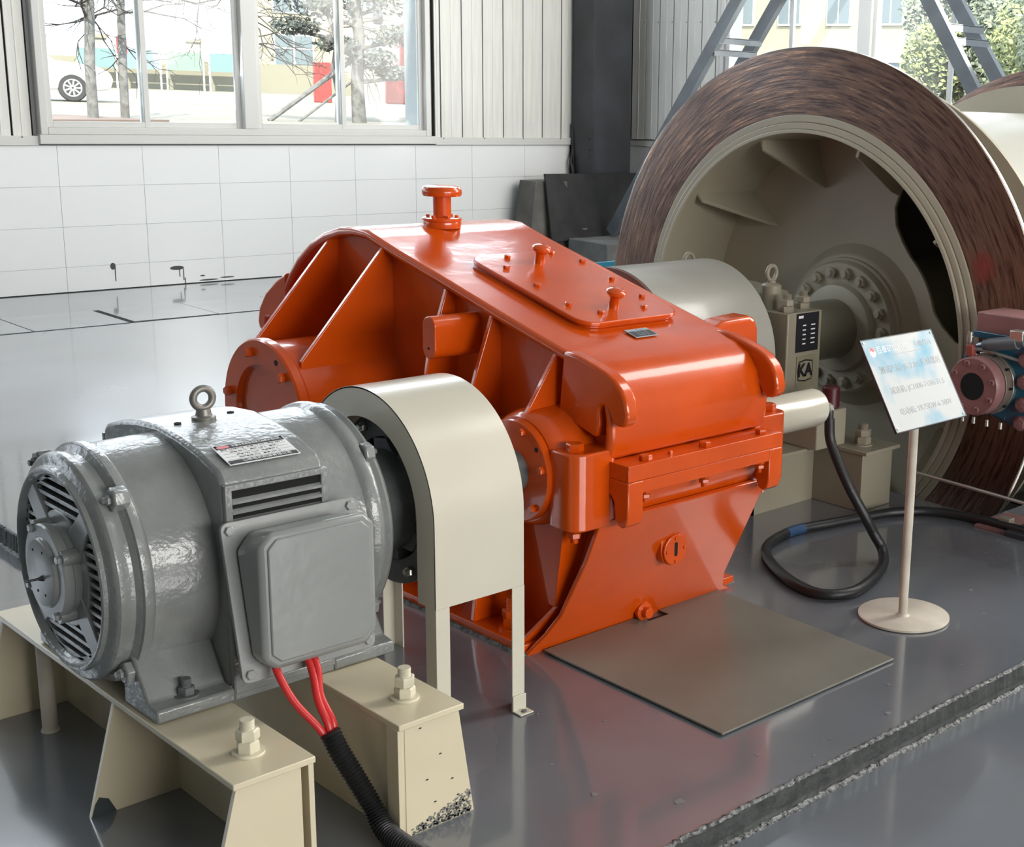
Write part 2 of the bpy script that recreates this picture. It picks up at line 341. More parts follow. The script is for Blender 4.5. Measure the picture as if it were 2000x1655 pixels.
# glazed tile dado, tile by tile
obj('grout_bed', B().box(1.6, 8.7, YB+.004, YB+.03, 0, 1.05), GROUT, wb, smooth=0)
rows = [(0, .183), (.183, .473), (.473, .762), (.762, 1.05)]
vx = [1.6, 2.19, 2.79, 3.39, 3.985, 4.59, 5.18, 5.775, 6.37, 6.965, 7.56, 8.155, 8.70]
tm = {}
for (z0, z1) in rows:
    for x0, x1 in zip(vx, vx[1:]):
        k = (round(x1-x0, 3), round(z1-z0, 3))
        if k not in tm: tm[k] = shmesh(B().box(-(k[0]/2-.0012), k[0]/2-.0012, -.004, .004, -(k[1]/2-.0012), k[1]/2-.0012), TILE, 'tile', 0)
        R3 = Matrix.Rotation(random.uniform(-.0012, .0012), 3, 'X') @ Matrix.Rotation(random.uniform(-.001, .001), 3, 'Z')
        inst('tile', tm[k], None, ((x0+x1)/2, YB+.004, (z0+z1)/2), R3, wb, bevel=.0012)
obj('grout_bed', B().box(XR+.004, XR+.03, 5.6, 10.25, 0, 1.05), GROUT, wr_, smooth=0)
for (z0, z1) in rows:
    for i in range(8):
        y1 = 10.25-.58*i; k = ('r', round(z1-z0, 3))
        if k not in tm: tm[k] = shmesh(B().box(-.004, .004, -.2885, .2885, -(k[1]/2-.0012), k[1]/2-.0012), TILE, 'tile', 0)
        inst('tile', tm[k], None, (XR+.004, y1-.29, (z0+z1)/2), None, wr_, bevel=.0012)
# ledge above the tiles with screws, corrugated cladding sheets above it
lm = CLAD
for nm, x0, x1 in (('ledge', 1.6, 3.86), ('ledge', 7.16, 8.72)):
    obj(nm, B().box(x0, x1, YB-.028, YB+.03, 1.052, 1.118), UPVC, wb, bevel=.004)
obj('ledge', B().box(3.86, 7.16, YB-.05, YB+.03, 1.062, 1.128), UPVC, wb, bevel=.004)
scr = hexbolt(.006, .004, mat('screw_head', (.12, .11, .1), .5))
for x in (7.24, 7.68, 8.12, 8.56, 3.75, 3.3): inst('screw', scr, None, (x, YB-.028, 1.11), ROT['-y'], wb)
def clad(ax, p, u0, u1, z0, z1, par):     # one sheet: flat pan with a raised rib at its edge
    d = -1
    w = u1-u0; pr = [(u0+.005, 0), (u0+.005, .012), (u0+w*.5-.006, .012), (u0+w*.5-.003, .0145), (u0+w*.5+.003, .0145), (u0+w*.5+.006, .012), (u1-.005, .012), (u1-.005, 0)]
    b = B()
    if ax == 1: b.hull8([(u, p-h, z0) for u, h in pr], [(u, p-h, z1) for u, h in pr])
    else: b.hull8([(p-h, u, z0) for u, h in pr], [(p-h, u, z1) for u, h in pr])
    obj('cladding_sheet', b, CLAD, par, smooth=0)
obj('sheet_backing', B().box(7.16, 8.75, YB+.012, YB+.03, 1.1, ZC), HOLE, wb, smooth=0)
obj('sheet_backing', B().box(1.6, 3.84, YB+.012, YB+.03, 1.1, ZC), HOLE, wb, smooth=0)
u = 7.235
clad(1, YB+.012, 7.17, 7.231, 1.118, ZC, wb)
while u < 8.7: clad(1, YB+.012, u, min(u+.224, 8.74), 1.118, ZC, wb); u += .226
u = 3.70
while u > 1.7: clad(1, YB+.012, u, u+.13, 1.118, ZC, wb); u -= .136
obj('sheet_backing', B().box(XR+.012, XR+.03, 8.98, 10.29, 1.1, ZC), HOLE, wr_, smooth=0)
obj('ledge', B().box(XR-.03, XR+.03, 8.98, 10.26, 1.052, 1.118), UPVC, wr_, bevel=.004)
u = 10.2
while u > 9.0: clad(0, XR+.012, max(u-.186, 8.99), u, 1.118, ZC, wr_); u -= .188
for i in range(6): inst('screw', scr, None, (XR-.012, 10.02-i*.188, 2.22), ROT['-x'], wr_)

def window(name, ax, p, u0, u1, z0, z1, mull, sashes, label=None, pane_m=GLASS):
    """frame, thick mullions, sliding sashes with their own panes"""
    w = struct(bpy.data.objects.new(name, None)); COL.objects.link(w); w.location = ((u0+u1)/2, p, z0) if ax == 1 else (p, (u0+u1)/2, z0)
    def bx(b, a, c, d0, d1, e, f):
        if ax == 1: b.box(a, c, p+d0, p+d1, e, f)
        else: b.box(p+d0, p+d1, a, c, e, f)
    b = B(); bx(b, u0, u0+.05, -.05, .09, z0, z1); bx(b, u1-.05, u1, -.05, .09, z0, z1); bx(b, u0+.05, u1-.05, -.05, .09, z0, z0+.05); bx(b, u0+.05, u1-.05, -.05, .09, z1-.05, z1)
    obj('outer_frame', b, UPVC, w, bevel=.004)
    for a, c in mull:
        b = B(); bx(b, a, c, -.055, .09, z0+.05, z1-.05); obj('mullion', b, UPVC, w, bevel=.004)
    for i, (a, c) in enumerate(sashes):
        o = 0 if i % 2 == 0 else .028; st = .042
        b = B(); bx(b, a, a+st, -.03+o, -.004+o, z0+.05, z1-.05); bx(b, c-st, c, -.03+o, -.004+o, z0+.05, z1-.05)
        bx(b, a+st, c-st, -.03+o, -.004+o, z0+.05, z0+.092); bx(b, a+st, c-st, -.03+o, -.004+o, z1-.092, z1-.05)
        s_ = obj('sash', b, UPVC, w, bevel=.003)
        b = B(); bx(b, a+st, c-st, -.019+o, -.015+o, z0+.092, z1-.092); obj('pane', b, pane_m, s_, smooth=0)
    return w
window('window_1', 1, YB, 3.87, 7.10, 1.128, 3.0, [(5.385, 5.50)], [(3.92, 4.655), (4.60, 5.385), (5.50, 6.285), (6.225, 7.05)])
window('window_2', 0, XR, 5.05, 8.98, 1.12, 3.3, [(7.25, 7.385), (5.56, 5.66)], [(8.12, 8.93), (7.385, 8.18), (6.43, 7.25), (5.66, 6.49), (5.10, 5.56)])
window('window_3', 0, XR, -1.2, 4.4, 1.12, 3.3, [(1.55, 1.68)], [(3.0, 4.35), (1.68, 3.05), (.2, 1.55), (-1.15, .25)], pane_m=SUNBLOCK)
window('window_4', 1, YF-.1, -1.4, 6.6, 1.4, 3.6, [(2.55, 2.68)], [(-1.35, .6), (.55, 2.55), (2.68, 4.65), (4.6, 6.55)], pane_m=SUNBLOCK)
window('window_5', 1, YB-.07, -1.8, 8.8, 3.5, 5.7, [(.8, .9), (3.45, 3.55), (6.1, 6.2)], [(-1.75, .8), (.9, 3.45), (3.55, 6.1), (6.2, 8.75)], pane_m=SUNBLOCK)
window('window_6', 0, XR-.07, -6.6, 8.6, 5.0, 7.4, [(-3.6, -3.5), (-.6, -.5), (2.4, 2.5), (5.4, 5.5)], [(-6.55, -3.6), (-3.5, -.6), (-.5, 2.4), (2.5, 5.4), (5.5, 8.55)], pane_m=SUNBLOCK)
window('window_7', 1, YB-.07, -7.0, 2.3, 1.13, 3.0, [(-3.9, -3.8), (-.75, -.65)], [(-6.95, -3.9), (-3.8, -.75), (-.65, 2.25)], pane_m=SUNBLOCK)
# dark marks low on the tiles: runs of floor paint
b = B()
for x, z, rw, rh in ((4.318, .172, .020, .026), (4.80, .128, .055, .016), (5.0, .055, .02, .006), (5.2, .03, .06, .006), (5.05, .02, .08, .006)):
    b.prism(circ(x, z, rh, 14, rx=rw), 1, YB-.0012, YB-.0004)
for x, z0, z1 in ((4.333, .06, .16), (4.82, .06, .12), (4.85, .03, .12), (4.86, 0, .05)): b.box(x-.0035, x+.0035, YB-.0012, YB-.0004, z0, z1)
obj('paint_splash', b, mat('dark_floor_paint', (.05, .05, .05), .5), wb, smooth=0)
obj('dirty_seam', B().box(1.6, 8.6, YB-.003, YB+.002, 0, .006), HOLE, wb, smooth=0)
# column in the corner
t = thing('steel_column', 'charcoal steel column standing in the corner between the two window walls', 'column', (8.97, 10.0, 0))
obj('flange', B().box(8.70, 8.72, 9.97, 10.26, 0, ZC), COLUMN, t); obj('flange', B().box(9.16, 9.18, 9.97, 10.26, 0, ZC), COLUMN, t)
obj('web', B().box(8.72, 9.16, 9.97, 9.99, 0, ZC), COLUMN, t); obj('base_plate', B().box(8.66, 9.26, 9.965, 10.28, .0, .02), COLUMN, t)
nb = hexbolt(.012, .008, COLUMN)
for z in (.95, 1.02, 1.12): inst('bolt', nb, None, (8.70, 10.02, z), ROT['-x'], t)
cu = B().tube([(9.3, 10.2, 3.8), (9.31, 10.2, 2.6), (9.30, 10.19, 2.0), (9.31, 10.2, 1.5), (9.30, 10.2, 1.13), (9.34, 10.1, 1.11), (9.36, 9.9, 1.12), (9.385, 9.6, 1.125)], .006, 6)
o = obj('cable', cu, BLACK); tag(o, 'thin black cable hanging in the corner beside the charcoal column', 'cable')
cu = B().tube([(8.70, 10.27, 1.25), (8.69, 10.25, 1.0), (8.66, 10.24, .9), (8.67, 10.22, .8), (8.64, 10.22, .6)], .012, 6); cu.tube([(8.73, 10.27, 1.2), (8.69, 10.24, .9), (8.67, 10.22, .55)], .008, 6)
o = obj('cable', cu, BLACK); tag(o, 'black cables drooping between the last white tile and the column foot', 'cable')
# wall bracing: two inclined pairs of angles with small battens, in front of the right wall
def bracing(x1_, p, q, x2_, p2, q2, label, batt):
    t = thing('wall_brace', label, 'brace', (x1_, p[0], p[1]), 'inclined braces before the right window')
    for xo, pp, qq in ((x1_, p, q), (x2_, p2, q2)):
        a = Vector((xo, *pp)); e = Vector((xo, *qq)); dd = (e-a).normalized(); nrm = Vector((0, -dd.z, dd.y)); nrm = -nrm if nrm.y > 0 else nrm
        e = a+(e-a)*1.9; 
        def bar(w0, w1, u0, u1): return [[k+nrm*w0+Vector((u0, 0, 0)), k+nrm*w1+Vector((u0, 0, 0)), k+nrm*w1+Vector((u1, 0, 0)), k+nrm*w0+Vector((u1, 0, 0))] for k in (a, e)]
        b = B(); b.hull8(*bar(-.055, .055, 0, .008)); b.hull8(*bar(.047, .055, .008, .06)); obj('angle_bar', b, BRACE, t, smooth=0)
    for y, z, dz in batt:
        b = B(); b.box(x1_+.008, x2_, y-.03, y+.03, z-.004, z+.004); b.box(x1_+.008, x2_, y-.03, y-.022, z-.05, z); obj('batten', b, BRACE, t, smooth=0)
bracing(8.75, (9.776, .259), (8.233, 2.353), 9.3, (9.776-.0, .345), (8.268, 2.394), 'slate grey inclined brace rising from the concrete block, left of the drum', [(8.50, 1.95, 0), (8.45, 2.05, 0), (9.3, .85, 0)])
bracing(8.75, (4.85, .305), (6.271, 2.325), 9.3, (5.1, .62), (6.411, 2.367), 'slate grey inclined brace crossing the right window behind the drum top', [(6.09, 2.06, 0), (6.14, 2.16, 0), (5.6, 1.4, 0)])
o = obj('concrete_block', B().box(8.30, 9.35, 9.3, 9.84, 0, .225), CONC, bevel=.01); tag(o, 'rough grey concrete block under the foot of the brace', 'block')
b = B().hull8([(8.12, 9.855, .20), (9.3, 9.855, .20), (9.3, 9.875, .20), (8.12, 9.875, .20)], [(8.10, 9.935, .81), (9.3, 9.935, .80), (9.3, 9.955, .80), (8.10, 9.955, .81)])
o = obj('dark_board', b, BLKPLATE, smooth=0); tag(o, 'black oily board leaning on the column foot', 'board')
text('Tianen', .022, GREYP, frame((8.52, 9.862, .30), (1, 0, 0), (0, .13, 1)), o, 'small_print')
o = obj('dark_box', B().hull8([(7.92, 9.95, 0), (8.35, 9.9, 0), (8.35, 10.2, 0), (7.92, 10.2, 0)], [(8.02, 9.97, .74), (8.35, 9.92, .74), (8.35, 10.2, .74), (8.02, 10.2, .74)]), mat('grime_grey_box', (.10, .095, .085), .6, var=.3)); tag(o, 'grimy grey box between the tiled wall and the black board', 'box')
t = thing('blue_tray', 'blue plastic tray seen past the orange cover, left of the brake disc', 'tray', (6.9, 7.75, 0))
TX0, TX1, TY0, TY1 = 6.45, 7.4, 7.43, 8.1
obj('tray_floor', B().box(TX0, TX1, TY0, TY1, .165, .18), BLUETRAY, t); b = B(); b.box(TX0, TX1, TY0-.02, TY0, .165, .265); b.box(TX0, TX1, TY1, TY1+.02, .165, .265); b.box(TX0-.02, TX0, TY0-.02, TY1+.02, .165, .265); b.box(TX1, TX1+.02, TY0-.02, TY1+.02, .165, .265); obj('rim', b, BLUETRAY, t, bevel=.004)
for x in (TX0+.05, TX1-.05):
    for y in (TY0+.05, TY1-.05): obj('leg', B().box(x-.02, x+.02, y-.02, y+.02, 0, .165), COLUMN, t)

# ------------------------------------------------------------------ gear reducer (orange)
IY, OY, ZA = 2.95, 3.95, .55            # input axis, output axis, shaft height
g = thing('gear_reducer', 'large orange gear reducer with sloping cover bolted to the floor', 'gearbox', (2.755, 3.6, 0))
GX0, GX1 = 2.47, 3.04
def gob(n, b, bev=.006, m=ORANGE, par=None, **k): return obj(n, b, m, par or g, bevel=bev, seg=3, **k)
arc = [(OY+.578*math.cos(math.radians(a)), ZA+.578*math.sin(math.radians(a))) for a in (96, 88, 80, 70, 60, 50, 42, 34, 26, 16, 5)]
top = [(2.715, .60), (2.700, .66), (2.700, .725), (2.716, .785), (2.752, .832), (2.81, .861), (2.95, .893), (3.2, .952), (3.5, 1.026), (3.72, 1.078), (3.82, 1.105)] + arc
core = [(y, z) for y, z in top] + [(OY+.578, .60)]
def inset(pts, d):
    out = []
    for i, q in enumerate(pts):
        a = Vector(pts[max(0, i-1)]); c = Vector(pts[min(len(pts)-1, i+1)]); t_ = (c-a).normalized(); out.append((q[0]+t_.y*d, q[1]-t_.x*d))
    return out
ins = inset(top, .022); ins[0] = (ins[0][0], .602); ins[-1] = (ins[-1][0], .602)
gob('side_wall', B().prism(ins, 0, GX0, GX1), 0)
sk = inset(top, .030); 
gob('upper_cover', B().strip(top, sk, 2.434, 3.076), .014)
# split flange halves: side flanges, front flange with lifting lugs
fz = [(.5565, .602), (.519, .5555)]
for i, (z0, z1) in enumerate(fz):
    b = B(); b.box(2.44, 3.07, 2.635, 4.62, z0, z1); gob('split_flange', b, .0015)
    b = B(); b.box(2.36, 2.46, 2.83, 4.60, z0, z1+(.03 if i == 0 else 0)); b.box(3.05, 3.15, 2.83, 4.60, z0, z1+(.03 if i == 0 else 0)); gob('side_flange', b, .012)
for x0, x1 in ((2.4382, 2.496), (3.016, 3.0718)):
    lug = [(2.6332, .5548), (2.6336, .455), (2.640, .432), (2.655, .422), (2.672, .426), (2.684, .445), (2.690, .49), (2.705, .508), (2.80, .512), (2.80, .5548)]
    gob('lifting_lug', B().prism(lug, 0, x0, x1), .004)
# bearing bolt bosses beside the input shaft
bb = hexbolt(.025, .022, ORANGE, .0, 0); bn = hexbolt(.019, .017, ORANGE, 0, 0, .011, .014, True)
for sx in (-1, 1):
    xc = 2.755+sx*.365; xa, xb = sorted((xc-sx*.025, 2.755+sx*.285)); x_out, x_in = 2.755+sx*.440, 2.755+sx*.27
    gob('bearing_boss', B().prism(rrect(min(x_out, x_in), max(x_out, x_in), 2.712, 2.845, .045, 6), 2, .415, .635), .006)
    inst('bolt', bb, None, (2.755+sx*.395, 2.765, .635), Matrix.Rotation(.3, 3, 'Z'), g); inst('nut', bn, None, (2.755+sx*.385, 2.775, .415), ROT['-z'], g)
    gob('bearing_boss', B().prism(rrect(min(x_out, x_in), max(x_out, x_in), 3.12, 3.22, .04, 6), 2, .415, .635), .006)
    gob('bearing_boss', B().prism(rrect(min(x_out, x_in)-.0, max(x_out, x_in), 3.55, 3.68, .04, 6), 2, .415, .635), .006)
fb = hexbolt(.0185, .015, ORANGE); fn = hexbolt(.0165, .013, ORANGE, 0, 0, .009, .012, True)
for x in (2.53, 2.765, 3.005): inst('bolt', fb, None, (x, 2.664, .602), Matrix.Rotation(x*3, 3, 'Z'), g); inst('nut', fn, None, (x, 2.664, .519), ROT['-z'], g)
inst('dowel_pin', shmesh(B().lathe([(0, .007), (.008, .007), (.010, .005)], (0, 0), 2, 12), ORANGE), None, (2.625, 2.664, .602), None, g)
# front hooks, one on each cover edge
hook = [(2.90, .882), (2.843, .879), (2.773, .863), (2.724, .850), (2.690, .836), (2.660, .812), (2.643, .785), (2.634, .750), (2.634, .735), (2.640, .720), (2.656, .709), (2.676, .708), (2.692, .716), (2.702, .732), (2.712, .750), (2.728, .757), (2.745, .752), (2.752, .735), (2.748, .70), (2.76, .66), (2.92, .70)]
for x0, x1 in ((2.430, 2.474), (3.036, 3.080)): gob('lifting_hook', B().prism(hook, 0, x0, x1), .012)
bhook = [(4.40, .93), (4.47, .895), (4.55, .84), (4.598, .782), (4.612, .73), (4.60, .70), (4.575, .70), (4.558, .72), (4.55, .75), (4.53, .755), (4.515, .74), (4.51, .70), (4.40, .70)]
for x0, x1 in ((2.434, 2.474), (3.036, 3.076)): gob('lifting_hook', B().prism(bhook, 0, x0, x1), .010)
# lateral hoisting stubs
for x0, x1 in ((2.30, 2.48),):
    gob('hoisting_stub', B().prism(rrect(3.322, 3.385, .803, .930, .031, 8), 0, x0, x1), .004)
gob('side_lug', B().prism([(3.03, .70), (3.285, .70), (3.275, .86), (3.26, .893), (3.235, .903), (3.12, .897), (3.085, .885), (3.03, .86)], 1, 2.93, 3.02), .014)
gob('plug_hole', B().cyl((3.353, .835), 0, 2.2985, 2.301, .004, 12), 0, HOLE)
# stiffening ribs from cover edge to bearing housings
def rib(y, pts, t=.016, sides=(-1, 1)):
    for sx in sides: gob('stiffening_rib', B().prism([(2.755+sx*(2.755-x), z) for x, z in pts], 1, y-t/2, y+t/2), .003)
rib(4.12, [(2.48, 1.08), (2.438, 1.072), (2.168, .768), (2.168, .70), (2.48, .70)])
rib(3.80, [(2.48, 1.09), (2.438, 1.080), (2.138, .742), (2.138, .66), (2.48, .66)])
rib(3.466, [(2.48, 1.00), (2.440, .985), (2.372, .785), (2.34, .60), (2.48, .60)])
rib(3.24, [(2.48, .95), (2.440, .935), (2.382, .775), (2.34, .64), (2.48, .60)])
rib(2.948, [(2.48, .88), (2.440, .866), (2.336, .712), (2.336, .67), (2.48, .66)])
# bearing housings and covers
for sx in (-1, 1):
    X_ = lambda x: 2.755+sx*(2.755-x)
    gob('bearing_housing', B().lathe([(X_(2.50), .235), (X_(2.13), .232), (X_(2.122), .225)], (OY, ZA), 0, 64), 0)
    if sx < 0: continue
for sx, sg in ((-1, -1),):
    c = gob('bearing_cover', B().lathe([(2.122, .238), (2.118, .246), (2.092, .246), (2.086, .241), (2.086, .166), (2.104, .162), (2.104, 0)], (OY, ZA), 0, 72), 0)
    cb = hexbolt(.0155, .020, ORANGE)
    for k in range(6):
        a = math.radians(14+60*k); inst('bolt', cb, None, (2.086, OY+.205*math.cos(a), ZA+.205*math.sin(a)), ROT['-x'] @ Matrix.Rotation(k, 3, 'Z'), c)
    a = math.radians(109); gob('threaded_hole', B().cyl((OY+.212*math.cos(math.radians(118)), ZA+.212*math.sin(math.radians(118))), 0, 2.0845, 2.0862, .009, 12), 0, HOLE, c)
for sx in (-1, 1):
    gob('bearing_housing', B().lathe([(2.755+sx*.27, .175), (2.755+sx*.40, .168), (2.755+sx*.425, .158), (2.755+sx*.432, .150)], (IY, ZA), 0, 56), 0)
c = gob('bearing_cover', B().lathe([(2.325, .142), (2.321, .146), (2.304, .146), (2.300, .142), (2.300, 0)], (IY, ZA), 0, 64), 0)
cb = hexbolt(.0115, .014, ORANGE)
for k in range(6):
    a = math.radians(110+60*k-2); inst('bolt', cb, None, (2.300, IY+.124*math.cos(a), ZA+.124*math.sin(a)), ROT['-x'] @ Matrix.Rotation(k, 3, 'Z'), c)
gob('threaded_hole', B().cyl((IY+.124*math.cos(2.45), ZA+.124*math.sin(2.45)), 0, 2.2985, 2.3002, .007, 12), 0, HOLE, c)
gob('bearing_cover', B().lathe([(3.19, .142), (3.195, .146), (3.212, .146), (3.216, .142), (3.216, 0)], (IY, ZA), 0, 48), 0)
gob('output_bearing_cover', B().lathe([(3.39, .246), (3.42, .246), (3.42, .12), (3.43, 0)], (OY, ZA), 0, 48), 0)
gob('output_shaft', B().cyl((OY, ZA), 0, 3.42, 3.60, .11, 40), 0, STEEL)
# lower housing with the sloping front plate
gob('lower_housing', B().prism([(2.935, .0), (2.722, .455), (2.70, .50), (2.70, .52), (4.56, .52), (4.36, 0)], 0, 2.462, 3.048), .006)
def sl(x, z, o=0): return (x, 2.93-.4667*z-o*.906, z-o*.42)
fp = [(2.412, .438), (3.098, .438), (3.100, .36), (3.096, .09), (3.12, .03), (3.17, 0), (2.310, 0), (2.365, .06), (2.397, .12), (2.414, .30)]
gob('front_plate', B().hull8([sl(x, z, 0) for x, z in fp][::-1], [sl(x, z, .016) for x, z in fp][::-1]), .004)
gob('foot_flange', B().box(2.31, 2.47, 2.93, 4.42, 0, .028), .003); gob('foot_flange', B().box(3.04, 3.20, 2.93, 4.42, 0, .028), .003)
for y in (3.18, 3.60, 4.05): rib(y, [(2.47, .46), (2.40, .46), (2.33, .12), (2.318, .028), (2.47, .028)], .018)
for sx in (-1,): gob('stiffening_rib', B().hull8([(2.755+sx*.43, 2.95, .028), (2.755+sx*.29, 2.93, .028), (2.755+sx*.29, 2.945, .028), (2.755+sx*.43, 2.965, .028)], [(2.755+sx*.34, 2.90, .13), (2.755+sx*.29, 2.90, .30), (2.755+sx*.29, 2.915, .30), (2.755+sx*.34, 2.915, .13)]), .002)
# triangular web below the boss
for sx in (-1, 1):
    gob('stiffening_rib', B().hull8([(2.755+sx*.40, 2.80, .43), (2.755+sx*.29, 2.80, .43), (2.755+sx*.29, 2.95, .43), (2.755+sx*.40, 2.95, .43)], [(2.755+sx*.350, 2.90, .13), (2.755+sx*.29, 2.90, .13), (2.755+sx*.29, 2.93, .13), (2.755+sx*.350, 2.93, .13)]), .003)
ftn = hexbolt(.030, .028, ORANGE, .040, .006, .018, .035, True)
for y in (3.06, 3.40, 3.85, 4.25):
    inst('foot_nut', ftn, None, (2.375, y, .028), Matrix.Rotation(y, 3, 'Z'), g); inst('foot_nut', ftn, None, (3.135, y, .028), Matrix.Rotation(y, 3, 'Z'), g)
# inspection cover on the slope
sa = math.atan(.2477); SU = (1, 0, 0); SV = (0, math.cos(sa), math.sin(sa))
def SP(y): return (0, y, .8615+.2390*(y-2.81)+.0015)
F0 = frame(SP(2.81), SU, (0, 1, .239))
bm_ = B().prism(rrect(2.605, 2.985, .205, .795, .06, 6), 2, -.004, .006); bmesh.ops.transform(bm_.b, matrix=F0, verts=bm_.b.verts[:])
gob('gasket_pad', bm_, .003)
bm_ = B().prism(rrect(2.595, 2.995, .195, .790, .065, 6), 2, .006, .020); bmesh.ops.transform(bm_.b, matrix=F0, verts=bm_.b.verts[:])
ic = gob('inspection_cover', bm_, .004)
R3 = F0.to_3x3(); sb = hexbolt(.0105, .010, ORANGE)
for x, y in ((2.727, 3.538), (2.913, 3.544), (2.659, 3.454), (2.655, 3.298), (2.647, 3.142), (2.706, 3.061), (2.885, 3.065), (2.948, 3.141), (2.957, 3.295), (2.971, 3.455)):
    q = F0 @ Vector((x, (y-2.81)*1.028, .020)); inst('bolt', sb, None, q, R3 @ Matrix.Rotation(x*40, 3, 'Z'), ic)
kn = shmesh(B().lathe([(0, .017), (.028, .0165), (.036, .022), (.042, .030), (.050, .031), (.056, .026), (.060, .012), (.060, 0)], (0, 0), 2, 28), ORANGE)
for x, y in ((2.812, 3.480), (2.788, 3.095)): inst('lift_knob', kn, None, F0 @ Vector((x, (y-2.81)*1.028, .020)), R3, ic)
npf = obj('nameplate', flat(F0, 2.717, 2.806, .103, .160, .001, .003), GREYP, g, smooth=0); 
obj('print_block', flat(F0, 2.720, 2.803, .106, .144, .003, .0034), mat('dark_print', (.05, .06, .065), .4), npf, smooth=0)
text('JC1000', .010, GREYP, F0 @ Matrix.Translation((2.772, .152, .0032)), npf)
for i in range(3): text('n 735 r/min   i 31.5', .0062, GREYP, F0 @ Matrix.Translation((2.761, .137-i*.0105, .0036)), npf)
# breather on the crown
v = gob('breather', B().lathe([(1.118, .062), (1.132, .064), (1.140, .062), (1.143, .066), (1.150, .066), (1.153, .058), (1.154, .030), (1.222, .030), (1.223, .040), (1.224, .062), (1.232, .066), (1.243, .066), (1.254, .060), (1.258, .048), (1.259, 0)], (2.745, 3.91), 2, 48), 0)
vb = hexbolt(.007, .008, ORANGE)
for k in range(6): inst('bolt', vb, None, (2.745+.048*math.cos(k*PI/3+.3), 3.91+.048*math.sin(k*PI/3+.3), 1.153), None, v)
# oil gauge and drain plug on the front plate
FG = frame((0, 2.775, .266), (1, 0, 0), (0, 0, 1)); FG2 = FG.to_3x3()
def fg(bb_): bmesh.ops.transform(bb_.b, matrix=FG, verts=bb_.b.verts[:]); return bb_
cx = 2.757
gob('gauge_boss', fg(B().prism([(cx-.052, .078), (cx+.050, .078), (cx+.050, 0)]+circ(cx, -.004, .051, 12, 0, -180)[1:-1]+[(cx-.052, 0)], 2, -.10, .002)), .003)
gg = gob('oil_gauge', fg(B().prism(circ(cx, -.004, .048, 36), 2, .002, .012)), .003)
obj('gauge_slot', fg(B().prism(rrect(cx-.0065, cx+.0065, -.024, .020, .005, 4), 2, .0118, .0128)), HOLE, gg, smooth=0)
gs = hexbolt(.006, .004, ORANGE)
for a in (0, 90, 180, 270): inst('bolt', gs, None, FG @ Vector((cx+.036*math.cos(math.radians(a)), -.004+.036*math.sin(math.radians(a)), .012)), FG2, gg)
gob('drain_plug', B().lathe([(2.94, .020), (2.895, .020), (2.893, .030), (2.880, .030), (2.878, .018), (2.858, .017)], (2.745, .034), 1, 10), .001)

# ------------------------------------------------------------------ motor
m_ = thing('electric_motor', 'grey electric motor with slotted round end shield on two cream beams', 'motor', (1.42, IY, .272))
def mob(n, b, bev=.003, m=MOTOR, par=None, **k): return obj(n, b, m, par or m_, bevel=bev, seg=2, **k)
MC = (IY, ZA)
def lring(prof, seg=72): 
    b = B(); rr = [[b.b.verts.new(b.ax(0, MC, t, r*math.cos(2*PI*i/seg), r*math.sin(2*PI*i/seg))) for i in range(seg)] for t, r in prof]
    for a, c in zip(rr, rr[1:]):
        for i in range(seg): j = (i+1) % seg; b.b.faces.new((a[i], a[j], c[j], c[i]))
    return b
es = mob('end_shield', lring([(1.10, .200), (1.082, .205), (1.0755, .212), (1.0740, .219), (1.0765, .223), (1.085, .226), (1.089, .233), (1.092, .243), (1.096, .248), (1.100, .2515), (1.112, .2515), (1.122, .247), (1.131, .249), (1.136, .256), (1.14, .262), (1.16, .262)]), 0)
mob('front_flange', lring([(1.140, .24), (1.140, .262), (1.143, .2665), (1.158, .2675), (1.163, .2645), (1.168, .258), (1.168, .24)]), 0)
# barrel, middle casing with square flanks, rear barrel
CROWN = [(2.66, .750), (2.668, .772), (2.684, .786), (2.765, .8095), (2.85, .824), (2.95, .832)]
CROWN = CROWN+[(2*IY-y, z) for y, z in CROWN[-2::-1]]
mob('barrel', B().lathe([(1.165, .258), (1.20, .2585), (1.31, .262), (1.70, .270), (1.703, .262)], MC, 0, 80), 0)
mid = CROWN+[(IY+.290, .300), (IY+.22, .285), (IY-.22, .285), (IY-.290, .300)]
mob('middle_casing', B().prism(mid, 0, 1.306, 1.546), .010)
mob('rear_rim', lring([(1.66, .262), (1.675, .277), (1.690, .280), (1.697, .279), (1.702, .270), (1.712, .266), (1.722, .272), (1.730, .268), (1.745, .25), (1.76, .2), (1.77, .13), (1.77, .05), (1.76, .0)]), 0)
